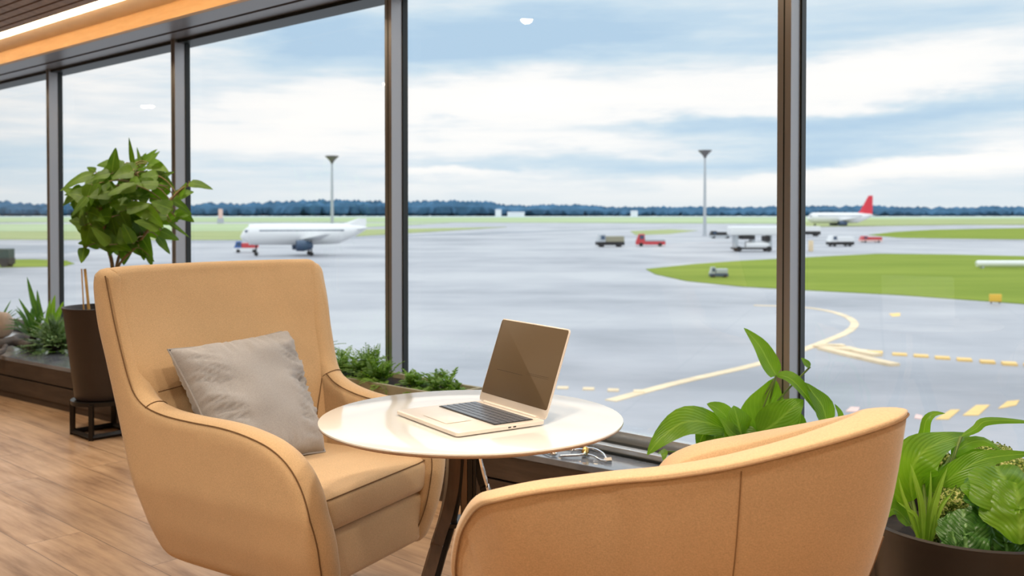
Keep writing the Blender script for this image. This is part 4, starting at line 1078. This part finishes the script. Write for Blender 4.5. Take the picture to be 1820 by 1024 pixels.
# ------------------------------------------------------------------ plants
def leaf(mb, path, width, up=Vector((0, -.5, .85)), fold=.18, shape=1.0, n=10, nu=4, wave=0.0, tipw=.0, seed=0, cup=0):
    """one leaf blade grown along its midrib; width in metres at the widest place"""
    P = [Vector(p) for p in path]; P = crom(P, max(1, n//(len(P)-1))) if len(P) > 2 else [P[0].lerp(P[1], k/n) for k in range(n+1)]
    m = len(P); rows = []; ups = up.copy()
    for i, p in enumerate(P):
        t = (P[min(i+1, m-1)] - P[max(i-1, 0)]).normalized(); u = (ups - t*ups.dot(t))
        u = u.normalized() if u.length > 1e-5 else Vector((1, 0, 0)); sd = t.cross(u)
        v = i/(m-1)
        w = width/2*max(.012, (math.sin(PI*min(1, v**(.75*shape)))**.85)*(1 - .25*v)) if tipw == 0 else width/2*max(.02, (1-v**2.2))*(min(1, .35+v*3))
        row = []
        for k in range(nu+1):
            a = 2*k/nu - 1
            wv = wave*math.sin(v*17 + a*2 + seed)*abs(a)*width
            row.append(p + sd*w*a + u*(abs(a)*w*fold + wv - cup*w*(a*a)))
        rows.append(row)
    mb.grid(rows, uv=True)
def stem_to(mb, a, c, r=.0035, sag=.0, r2=None):
    a, c = Vector(a), Vector(c); m_ = a.lerp(c, .55); m_.z += sag; m_.x = a.x*.6 + c.x*.4; m_.y = a.y*.6 + c.y*.4
    mb.tube(crom([a, m_, c], 5), [r, (r2 or r*.7)], 6) if False else mb.tube(crom([a, m_, c], 5), r, 6)
def nurm(v): return v.normalized()

# --- broad leaved plant on the bench behind the tub chair
pc = R3(-.40, .215, .27)
pl = empty('broad_leaf_plant', pc, 'broad leaved green plant on the window bench behind the tub chair', 'plant')
b = MB(); b.lathe([(.001, .001), (.058, .001), (.074, .115), (.078, .118), (.072, .120), (.069, .112), (.069, .10), (.001, .10)], tuple(pc), 40); b.build('pot', M['pot2'], pl)
b = MB(); b.lathe([(.001, .104), (.067, .1015)], tuple(pc), 24); b.build('soil', M['soil'], pl)
lb = MB(); sb = MB(); rnd = random.Random(11)
PXM = 1/FPX
def pleaf(mb, pix, wpx, Y, dY=None, up=None, **k):
    n = len(pix); ys = dY or [0]*n
    pts = [at(x, y, Y + dy) for (x, y), dy in zip(pix, ys)]
    leaf(mb, pts, wpx*Y*PXM, up or Vector((.1, -.8, .55)), **k); return pts[0]
A = [([(1345, 770), (1356, 738), (1368, 702), (1376, 672)], 66, [0, 0, .01, .01], dict(fold=.12, shape=.8)),
     ([(1348, 772), (1378, 752), (1405, 728), (1428, 711)], 54, [-.02, -.04, -.05, -.05], dict(fold=.15, shape=.9)),
     ([(1320, 780), (1314, 760), (1309, 738), (1304, 721)], 50, [-.03, -.05, -.05, -.04], dict(fold=-.1, shape=.8)),
     ([(1308, 768), (1292, 742), (1274, 726), (1256, 718)], 30, [0, -.01, -.02, -.02], dict(fold=.2)),
     ([(1292, 764), (1250, 750), (1212, 752), (1176, 778), (1150, 809)], 44, [-.01, -.05, -.09, -.12, -.13], dict(fold=.2, n=14)),
     ([(1380, 668), (1368, 648), (1352, 618), (1336, 598), (1322, 583)], 30, [.0, 0, .01, .02, .03], dict(fold=.25, n=14, shape=.75)),
     ([(1470, 752), (1462, 722), (1446, 700), (1431, 680)], 32, [-.04, -.04, -.03, -.02], dict(fold=.2, shape=.8)),
     ([(1380, 667), (1402, 672), (1424, 692), (1446, 722), (1464, 752)], 20, [-.02, -.05, -.07, -.07, -.07], dict(fold=.5, n=14)),
     ([(1495, 748), (1492, 734), (1483, 718)], 12, [0, 0, 0], dict(fold=.3)),
     ([(1262, 764), (1249, 774), (1240, 798)], 30, [0, -.04, -.05], dict(fold=.1, shape=.7)),
     ([(1268, 762), (1270, 780), (1252, 799)], 34, [0, -.05, -.06], dict(fold=.15, shape=.8)),
     ([(1300, 770), (1284, 778), (1262, 792), (1250, 802)], 30, [0, -.02, -.03, -.04], dict(fold=.1)),
     ([(1290, 762), (1275, 748), (1262, 744), (1250, 749)], 22, [.04, .05, .05, .05], dict(fold=.2)),
     ([(1330, 782), (1305, 772), (1290, 755), (1278, 742)], 22, [.0, -.06, -.07, -.08], dict(fold=.3)),
     ([(1300, 770), (1330, 780), (1345, 800)], 40, [0, -.04, -.04], dict(fold=.1)),
     ([(1400, 780), (1418, 760), (1424, 735)], 30, [0, 0, 0], dict(fold=.2)),
     ([(1173, 802), (1180, 806), (1179, 819)], 16, [-.1, -.12, -.13], dict(fold=.1, shape=.8)),
     ([(1440, 652), (1432, 645), (1424, 636)], 14, [.0, 0, 0], dict(fold=.2)),
     ([(1360, 790), (1330, 775), (1300, 790)], 46, [0, .05, .06], dict(fold=.1)), ([(1360, 790), (1400, 770), (1440, 790)], 46, [0, .02, .02], dict(fold=.1))]
base = Vector((pc.x, pc.y, pc.z + .10))
for pix, w, dy, k in A:
    yb = 3.26 if pix[0][0] < 1420 else 3.22
    p0 = pleaf(lb, pix, w*(1.35 if w > 18 else 1.1), yb, dy, **k)
    stem_to(sb, base + Vector((rnd.uniform(-.03, .03), rnd.uniform(-.03, .03), 0)), p0, .0032)
sb.tube(crom([base, at(1352, 772, 3.27), at(1370, 705, 3.27), at(1379, 667, 3.26)], 6), .0035, 6)
lb.build('foliage', M['leaf_big'], pl, merge=False); sb.build('stems', M['stem'], pl)

# --- dark pot with mixed leaves at the right edge
pc = Vector((1.135, 2.425, 0)); PR = .255
pl = empty('potted_plant', pc, 'large dark round pot of mixed green leaves at the right edge', 'plant')
b = MB(); b.lathe([(.001, .002), (.165, .002), (.178, .012), (PR-.012, .43), (PR-.002, .446), (PR, .452), (PR-.006, .456), (PR-.016, .452), (PR-.022, .42), (PR-.03, .36), (.001, .36)], tuple(pc), 72); b.build('pot', M['pot2'], pl)
b = MB(); rows = [[(pc.x + r*math.cos(a*PI/20), pc.y + r*math.sin(a*PI/20), .405 + .012*noise.noise(Vector((r*20, a*.7, 2)))) for a in range(40)] for r in (.001, .06, .12, .18, PR-.026)]
b.grid(rows, close_v=True); b.build('soil', M['soil'], pl)
lb = MB(); sb = MB(); YB = 2.40
pb = at(1642, 968, YB-.02)
for pix, w, dy, k in [
     ([(1622, 890), (1618, 850), (1632, 812), (1668, 788), (1726, 772)], 98, [0, -.02, -.03, .0, .06], dict(fold=.16, n=16, shape=.8, wave=.01)),
     ([(1612, 885), (1602, 850), (1606, 815), (1625, 785)], 60, [.04, .05, .05, .05], dict(fold=.1, shape=.8)),
     ([(1632, 800), (1641, 772), (1646, 748), (1660, 736), (1680, 735)], 22, [.02, .02, .02, .02, .02], dict(fold=.3, n=14, tipw=1)),
     ([(1708, 776), (1735, 762), (1748, 750), (1775, 747), (1815, 749), (1842, 752)], 18, [.02, .02, .03, .03, .02, .02], dict(fold=-.3, n=16)),
     ([(1690, 812), (1716, 790), (1750, 784), (1781, 802)], 26, [.03, .03, .03, .02], dict(fold=-.25)),
     ([(1655, 880), (1700, 842), (1755, 815), (1838, 806)], 46, [0, -.03, -.04, -.04], dict(fold=.18, n=14, wave=.02)),
     ([(1650, 885), (1690, 850), (1735, 838), (1775, 815)], 58, [.02, .0, .02, .02], dict(fold=.12)),
     ([(1645, 890), (1680, 838), (1720, 812), (1750, 800)], 40, [.05, .05, .05, .05], dict(fold=.15)),
     ([(1640, 900), (1660, 860), (1690, 860), (1715, 870)], 60, [.06, .06, .06, .06], dict(fold=.1)),
     ([(1625, 930), (1600, 900), (1590, 870), (1598, 842)], 34, [.05, .06, .06, .06], dict(fold=.1)),
     ([(1620, 935), (1600, 912), (1585, 905), (1574, 922)], 36, [.04, .04, .03, .03], dict(fold=.15))]:
    p0 = pleaf(lb, pix, w, YB, dy, **k); stem_to(sb, Vector((pb.x + random.uniform(-.02, .03), pb.y, .41)), p0, .0042)
lb.build('foliage', M['leaf_big'], pl, merge=False)
bb = MB()
for pix, w in [([(1650, 972), (1655, 915), (1668, 870), (1684, 830)], 17), ([(1640, 968), (1636, 900), (1626, 855), (1618, 824)], 15), ([(1634, 965), (1618, 918), (1604, 880), (1597, 848)], 11),
               ([(1645, 970), (1650, 910), (1653, 870), (1654, 836)], 9), ([(1652, 972), (1662, 925), (1676, 895), (1694, 875)], 11), ([(1638, 966), (1628, 920), (1612, 905), (1596, 893)], 9)]:
    pleaf(bb, pix, w, YB-.06, [0, -.01, -.01, 0], fold=.45, tipw=1, n=14)
bb.build('blades', M['leaf_bright'], pl, merge=False)
mb_ = MB()
for x, y, r, rz_, dy in [(1702, 888, 44, 30, -.01), (1765, 803, 34, 14, .10), (1795, 838, 38, 28, .05), (1738, 850, 34, 22, .05), (1682, 826, 24, 20, .06), (1840, 860, 40, 30, .0), (1662, 935, 13, 34, -.03), (1672, 905, 16, 20, -.03), (1770, 870, 40, 26, .03)]:
    p = at(x, y, YB+dy); s_ = YB*PXM
    bm = bmesh.new(); bmesh.ops.create_icosphere(bm, subdivisions=4, radius=1)
    vs = []
    for v in bm.verts:
        q = v.co; k = 1 + .10*noise.noise(q*2.3 + Vector((x, 0, 0))) + .11*noise.noise(q*13 + Vector((x, 0, 0)))
        vs.append(p + Vector((q.x*r*s_, q.y*r*s_*.8, q.z*rz_*s_))*k)
    mb_.add(vs, [tuple(v.index for v in f.verts) for f in bm.faces]); bm.free()
# tiny florets over the mounds
rr_ = random.Random(4)
for i in range(0, len(mb_.v), 3):
    pass
pts_ = [Vector(v) for v in mb_.v]
for p in pts_[::4]:
    q = p + Vector((rr_.uniform(-1, 1), rr_.uniform(-1, 1), rr_.uniform(-1, 1)))*.004; d_ = .0035
    mb_.add([q + Vector((d_, 0, 0)), q + Vector((-d_*.5, d_*.8, 0)), q + Vector((-d_*.5, -d_*.8, 0)), q + Vector((0, 0, d_*1.2))], [(0,1,2), (0,1,3), (1,2,3), (2,0,3)])
mb_.build('moss_mounds', M['moss'], pl, merge=False, smooth=False)
cb_ = MB()
def round_leaf(mb, x, y, r, dY, tilt, sd, ex=1.0, rot=0.0, frill=.10):
    c = at(x, y, YB+dY); rd = r*YB*PXM; rows = []; R = Matrix.Rotation(rot, 4, 'Z') @ Matrix.Rotation(tilt, 4, 'X')
    for i in range(9):
        t = i/8; row = []
        for j in range(33):
            a = 2*PI*j/32
            rad = rd*t*(1 + .10*math.cos(a*5+sd)*t)
            z = rd*(-.22*t*t + frill*t*t*math.sin(a*7+sd) + .05*math.sin(t*9+a*3))
            row.append(c + (R @ Vector((rad*math.cos(a)*ex, rad*math.sin(a), z))))
        rows.append(row)
    o0 = len(mb.v); mb.grid(rows)
    for i in range(9):
        for j in range(33):
            a = 2*PI*j/32; t = i/8; mb.uv[o0 + i*33 + j] = (.5 + .5*t*math.cos(a), .5 + .5*t*math.sin(a) + .001)
for x, y, r, dY, tl, sd, ex, ro in [(1762, 880, 40, -.08, .8, 3, 1.3, .5), (1716, 952, 42, -.13, 1.1, 4, 1, -.3), (1752, 942, 38, -.12, 1.3, 5, 1, .3),
        (1690, 940, 24, -.10, 1.2, 6, .8, 0), (1788, 965, 36, -.12, 1.2, 7, 1.2, .1), (1735, 905, 36, -.07, .9, 8, 1.2, -.4), (1850, 950, 50, -.10, 1.1, 9, 1, 0), (1700, 975, 26, -.14, 1.3, 10, .9, .2), (1770, 918, 34, -.06, .7, 11, 1, .4)]:
    round_leaf(cb_, x, y, r, dY, tl, sd, ex, ro)
bl_ = MB()
for x, y, r, dY, tl, sd, ex, ro in [(1790, 868, 46, -.13, .95, 1, 1.4, .1), (1812, 906, 50, -.17, 1.15, 2, 1.15, -.2), (1745, 872, 26, -.10, .9, 5, 1.3, .3)]:
    round_leaf(bl_, x, y, r, dY, tl, sd, ex, ro, .04)
bl_.build('rounded_leaves', M['leaf_big'], pl, merge=False)
cb_.build('crinkled_leaves', M['leaf_cabbage'], pl, merge=False)
sb.build('stems', M['stem'], pl)

# --- tall bushy plant in a tapered pot behind the armchair
pc = Vector((-2.235, 5.36, 0))
pl = empty('potted_plant', pc, 'tall bushy green plant in a dark tapered pot behind the armchair', 'plant')
z0 = .20
b = MB(); b.lathe([(.001, z0), (.132, z0), (.142, z0+.012), (.196, z0+.475), (.203, z0+.492), (.203, z0+.500), (.192, z0+.500), (.184, z0+.48), (.178, z0+.44), (.001, z0+.44)], tuple(pc), 64); b.build('pot', M['pot'], pl)
b = MB(); b.lathe([(.001, z0+.452), (.178, z0+.448)], tuple(pc), 32); b.build('soil', M['soil'], pl)
st = MB()
for u, v in ((-1, -1), (1, -1), (1, 1), (-1, 1)):
    q = pc + WV*.115*u + NI*.115*v; st.tube([q + Vector((0, 0, z0-.012)), q + Vector((0, 0, .002))], .016, 4, updir=WV)
for a_, c_ in (((-1, 1), (1, 1)), ((-1, -1), (1, -1)), ((-1, -1), (-1, 1)), ((1, -1), (1, 1))):
    st.tube([pc + WV*.115*a_[0] + NI*.115*a_[1] + Vector((0, 0, .016)), pc + WV*.115*c_[0] + NI*.115*c_[1] + Vector((0, 0, .016))], .015, 4, updir=Vector((0, 0, 1)))
st.lathe([(.02, z0-.022), (.162, z0-.022), (.162, z0-.001), (.02, z0-.001), (.02, z0-.022)], tuple(pc), 32)
st.build('pot_stand', M['dark_metal'], pl)
ck = MB(); ck.tube([pc + Vector((-.055, -.03, z0+.44)), at(151, 478, 5.33)], .008, 8); ck.build('bamboo_cane', M['cane'], pl)
ck = MB(); ck.tube([pc + Vector((-.085, -.03, z0+.44)), at(145, 478, 5.33)], .004, 8); ck.build('bamboo_cane', M['cane'], pl)
lb = MB(); sb = MB(); rnd = random.Random(21)
YP = 5.36
trunk = [pc + Vector((.04, 0, z0+.44)), at(200, 480, YP), at(192, 440, YP), at(185, 400, YP), at(178, 360, YP)]
trunk2 = [pc + Vector((.06, .02, z0+.44)), at(206, 480, YP), at(222, 430, YP), at(240, 380, YP), at(240, 320, YP), at(236, 290, YP)]
trunk3 = [pc + Vector((.06, .02, z0+.44)), at(208, 480, YP-.02), at(240, 440, YP-.05), at(270, 400, YP-.08), at(300, 360, YP-.08), at(318, 340, YP-.08), at(336, 328, YP-.08)]
for t_, r0 in ((trunk, .011), (trunk2, .009), (trunk3, .007)): sb.tube(crom(t_, 5), r0, 8)
axes = [crom(t_, 8) for t_ in (trunk, trunk2, trunk3)]
def bush_leaf(x, y, dY, ang, L, W, droop=.5, node=None):
    """x,y: leaf base; ang: bearing in the picture plane (0 right, 90 up)"""
    p = at(x, y, YP + dY); a = math.radians(ang); d = Vector((math.cos(a), rnd.uniform(-.45, .35), math.sin(a))).normalized()
    q1 = p + d*L*.5 + Vector((0, 0, -droop*L*.08)); q2 = p + d*L + Vector((0, 0, -droop*L*.38))
    leaf(lb, [p, q1, q2], W, Vector((rnd.uniform(-.5, .5), -.75, rnd.uniform(.15, .8))).normalized(), fold=rnd.uniform(-.15, .25), shape=.72, n=10, wave=.015, seed=rnd.random()*9)
    best = min((v for ax in axes for v in ax[14:]), key=lambda v: (v-p).length)
    sb.tube(crom([best, best.lerp(p, .5) + Vector((0, 0, .015)), p], 3), .0028, 5)
# leaves that give the outline
for args in [(236, 292, 0, 91, .15, .030, 0), (250, 292, 0, 106, .10, .024, 0), (165, 308, 0, 200, .17, .085, .7), (150, 335, 0, 215, .13, .09, .5), (150, 352, -.05, 250, .13, .10, 0), (170, 305, .03, 150, .05, .05, 0),
             (336, 325, -.08, -8, .155, .062, .3), (318, 350, -.08, 60, .09, .05, 0), (305, 355, -.06, -30, .12, .055, .5), (300, 395, -.1, -35, .13, .028, .2), (305, 395, -.06, 25, .08, .035, 0), (312, 385, -.05, 5, .08, .04, 0),
             (262, 292, 0, -5, .15, .08, .6), (262, 288, -.05, 40, .09, .05, 0), (215, 296, 0, 160, .14, .08, .8), (270, 300, .05, -40, .15, .07, .3), (150, 440, -.03, 268, .09, .066, 0), (160, 400, -.03, 255, .14, .09, 0), (140, 375, 0, 265, .13, .095, 0),
             (225, 430, 0, 268, .13, .085, 0), (250, 425, 0, 275, .12, .08, 0), (205, 425, 0, 255, .10, .06, 0), (280, 420, 0, 300, .12, .06, 0), (285, 410, -.04, 330, .11, .075, 0), (265, 455, 0, 280, .06, .04, 0)]:
    bush_leaf(*args)
k = 0
while k < 165:
    a = rnd.uniform(0, 2*PI); r = math.sqrt(rnd.random())
    x, y = 224 + 92*r*math.cos(a), 368 - 74*r*math.sin(a)
    out = math.degrees(math.atan2(-(y-350), (x-222)))
    bush_leaf(x, y, rnd.uniform(-.22, .22), out*.35 + 270*.65*(1 if rnd.random() < .75 else 0) + rnd.uniform(-45, 45), rnd.uniform(.10, .15), rnd.uniform(.065, .105), rnd.uniform(0, .6)); k += 1
lb.build('foliage', M['leaf_tall'], pl, merge=False); sb.build('stems', M['brown_stem'], pl)

# --- feathery plants in a low planter behind the table
pl = empty('fern_planter', R3(1.55, .30, .27), 'long low olive planter of feathery green ferns behind the round table', 'plant')
lo, hi = .92, 2.55
b = MB()
out_ = [(lo, .15), (hi, .15), (hi, .42), (lo, .40)]
b = MB(); rows = []
for ins, z in ((.012, .272), (0, .284), (-.006, .440), (-.006, .452), (.010, .452), (.014, .43)):
    rows.append([R3(lo+ins, .145+ins, z), R3(hi-ins, .145+ins, z), R3(hi-ins, .41-ins, z), R3(lo+ins, .372-ins, z)])
b.grid(rows, close_v=True); b.add(rows[0], [(0,1,2,3)]); b.build('planter_box', M['planter'], pl, smooth=False)
b = MB(); b.add([R3(lo+.015, .16, .432), R3(hi-.015, .16, .432), R3(hi-.015, .395, .432), R3(lo+.015, .358, .432)], [(0,1,2,3)]); b.build('soil', M['soil'], pl, smooth=False)
fb = MB(); rnd = random.Random(8)
def frond(mb, base, d, L, w, n=11, droop=.35):
    """a feathery frond: midrib with small toothed leaflets on both sides"""
    d = d.normalized(); sd = d.cross(Vector((0, 0, 1))); sd = sd.normalized() if sd.length > .01 else Vector((1, 0, 0))
    P = []
    for i in range(n+1):
        t = i/n; P.append(base + d*L*t + Vector((0, 0, -droop*L*t*t)))
    mb.tube(P, .0012, 4)
    for i in range(2, n+1):
        t = i/n; ll = w*(math.sin(PI*(.12 + .88*t)**.8)*.9 + .08)
        tg = (P[i]-P[i-1]).normalized()
        for s_ in (-1, 1):
            e = (sd*s_*.85 + tg*.55 + Vector((0, 0, rnd.uniform(-.25, .25)))).normalized(); q = P[i]
            up_ = Vector((rnd.uniform(-.4, .4), rnd.uniform(-.6, .2), 1)).normalized(); h = e.cross(up_).normalized()
            for c_, l_ in ((0, 1.0), (.6, .55), (-.6, .55)):
                e2 = (e + h*c_).normalized(); h2 = e2.cross(up_).normalized(); q0 = q + e*ll*(.35 if c_ else 0)
                o0 = len(mb.v)
                mb.add([q0, q0 + e2*ll*l_*.5 + h2*ll*.16, q0 + e2*ll*l_, q0 + e2*ll*l_*.5 - h2*ll*.16], [(0,1,2,3)], [(.5, .01), (.9, .5), (.5, 1), (.1, .5)])
# (picture position of the crown, height) of each clump
for s_, d_, z_, nf, L0 in [(2.45, .24, .435, 16, .30), (2.28, .30, .435, 22, .38), (2.1, .24, .435, 24, .40), (1.92, .30, .435, 18, .26), (1.74, .26, .435, 16, .22), (1.55, .26, .435, 20, .24), (1.40, .3, .435, 18, .19), (1.2, .27, .435, 14, .13), (1.62, .2, .435, 10, .22), (1.05, .25, .435, 14, .17), (.98, .27, .435, 8, .08)]:
    c = R3(s_, d_, z_)
    for _ in range(int(nf*2.3)):
        a = rnd.uniform(0, 2*PI); el = rnd.uniform(.05, 1.45); dd = Vector((math.cos(a)*math.cos(el), math.sin(a)*math.cos(el), math.sin(el)))
        if (dd.dot(NI)) < -.45: dd = dd - NI*dd.dot(NI)*1.5
        frond(fb, c + Vector((rnd.uniform(-.03, .03), rnd.uniform(-.03, .03), 0)), dd, L0*rnd.uniform(.6, 1.1), rnd.uniform(.024, .038))
fb.build('fronds', M['leaf_fern'], pl, merge=False)

# --- bench planting at the far left
def bpz(x, y): return on_z(x, y, .27)
def spiky(x, y, label, n, L, w, mat, up=.9, seed=1, extra=(), fan=.9):
    p = bpz(x, y); t = empty('spiky_plant', p, label, 'plant'); m_ = MB(); rn = random.Random(seed)
    for i in range(n):
        a = 2*PI*i/n + rn.uniform(-.3, .3); el = rn.uniform(.35, 1.25)*up
        d = Vector((math.cos(a)*math.cos(el)*fan, math.sin(a)*math.cos(el)*fan*.6, math.sin(el))); l_ = L*rn.uniform(.6, 1.0)
        b0 = p + Vector((d.x, d.y, 0))*.02 + Vector((0, 0, .004)); q = b0 + d*l_; q.z -= l_*.1
        leaf(m_, [b0, b0 + d*l_*.5 + Vector((0, 0, .02)), q], w*rn.uniform(.7, 1.1), Vector((-d.x, -d.y-.3, 1)).normalized(), fold=.4, tipw=1, n=8)
    for (x1, y1, x2, y2, wd) in extra:
        a_, c_ = at(x1, y1, p.y), at(x2, y2, p.y); leaf(m_, [a_, a_.lerp(c_, .5) + Vector((.0, -.01, 0)), c_], wd, Vector((.2, -.9, .3)), fold=.35, tipw=1, n=8)
    m_.v = [(q[0], q[1], max(q[2], .272)) for q in m_.v]
    m_.build('leaves', mat, t, merge=False)
    b_ = MB(); b_.blob(p + Vector((0, 0, .02)), (.05, .05, .021), 2); b_.build('root_base', M['soil'], t); return t
spiky(60, 603, 'tall pointed green spiky plant on the bench left of the tapered pot', 24, .33, .042, M['leaf_spike'], seed=3, extra=[(72, 575, 48, 492, .05), (66, 580, 33, 530, .035), (75, 570, 66, 515, .04)])
spiky(98, 606, 'bright yellow green bladed plant on the bench beside the tapered pot', 15, .27, .05, M['leaf_bright'], seed=5, extra=[(92, 570, 98, 524, .05), (100, 572, 113, 536, .05), (84, 575, 90, 530, .03)])
spiky(-4, 598, 'feathery dark green plant at the left picture edge on the bench', 40, .36, .024, M['leaf_spike'], up=.8, seed=9, extra=[(0, 575, 20, 533, .02), (0, 570, 23, 550, .02)])
p = bpz(98, 626); t = empty('low_bush', p, 'low grey green feathery bush on the bench against the tapered pot', 'plant'); fb = MB(); rnd = random.Random(31)
b = MB(); b.blob(p + Vector((0, .02, .045)), (.09, .08, .044), 2); b.build('root_base', M['soil'], t)
for _ in range(190):
    a = rnd.uniform(0, 2*PI); el = rnd.uniform(.05, 1.5); dd = Vector((math.cos(a)*math.cos(el), math.sin(a)*math.cos(el), math.sin(el)))
    frond(fb, p + Vector((dd.x*.04, dd.y*.04, .02 + .04*dd.z)), dd, rnd.uniform(.16, .30), rnd.uniform(.024, .036), n=11, droop=.3)
fb.v = [(x, y, max(z, .272)) for x, y, z in fb.v]
fb.build('fronds', M['leaf_grey'], t, merge=False)
p = bpz(2, 600); b = MB(); bm = bmesh.new(); bmesh.ops.create_icosphere(bm, subdivisions=4, radius=1)
b.add([p + Vector((0, 0, .095)) + Vector((v.co.x*.10, v.co.y*.075, max(v.co.z, -.93)*.10))*(1 + .10*noise.noise(v.co*1.6)) for v in bm.verts], [tuple(v.index for v in f.verts) for f in bm.faces]); bm.free()
b.v = [(x, y, max(z, .2712)) for x, y, z in b.v]
o = b.build('pale_stone', M['stone']); tag(o, 'smooth pale pinkish stone on the bench at the left edge', 'stone')
dw = MB()
P = [bpz(-30, 630), bpz(0, 628), bpz(22, 625), bpz(40, 624), bpz(58, 627)]; P = [q + Vector((0, 0, h)) for q, h in zip(P, (.05, .06, .07, .045, .032))]
dw.tube(crom(P, 6), .030, 10); P2 = [bpz(18, 624), bpz(34, 616), bpz(50, 614)]; P2 = [q + Vector((0, 0, h)) for q, h in zip(P2, (.06, .07, .05))]; dw.tube(crom(P2, 6), .024, 10)
P3 = [bpz(10, 627), bpz(4, 633), bpz(-12, 636)]; P3 = [q + Vector((0, 0, h)) for q, h in zip(P3, (.05, .03, .022))]; dw.tube(crom(P3, 6), .018, 8)
dw.v = [tuple(Vector(v) + Vector(v).normalized()*0 + Vector((0, 0, .008*noise.noise(Vector(v)*14)))) for v in dw.v]
dw.v = [(x, y, max(z, .2712)) for x, y, z in dw.v]
o = dw.build('driftwood', M['drift']); tag(o, 'dark twisted driftwood branch lying on the bench below the stone', 'driftwood')
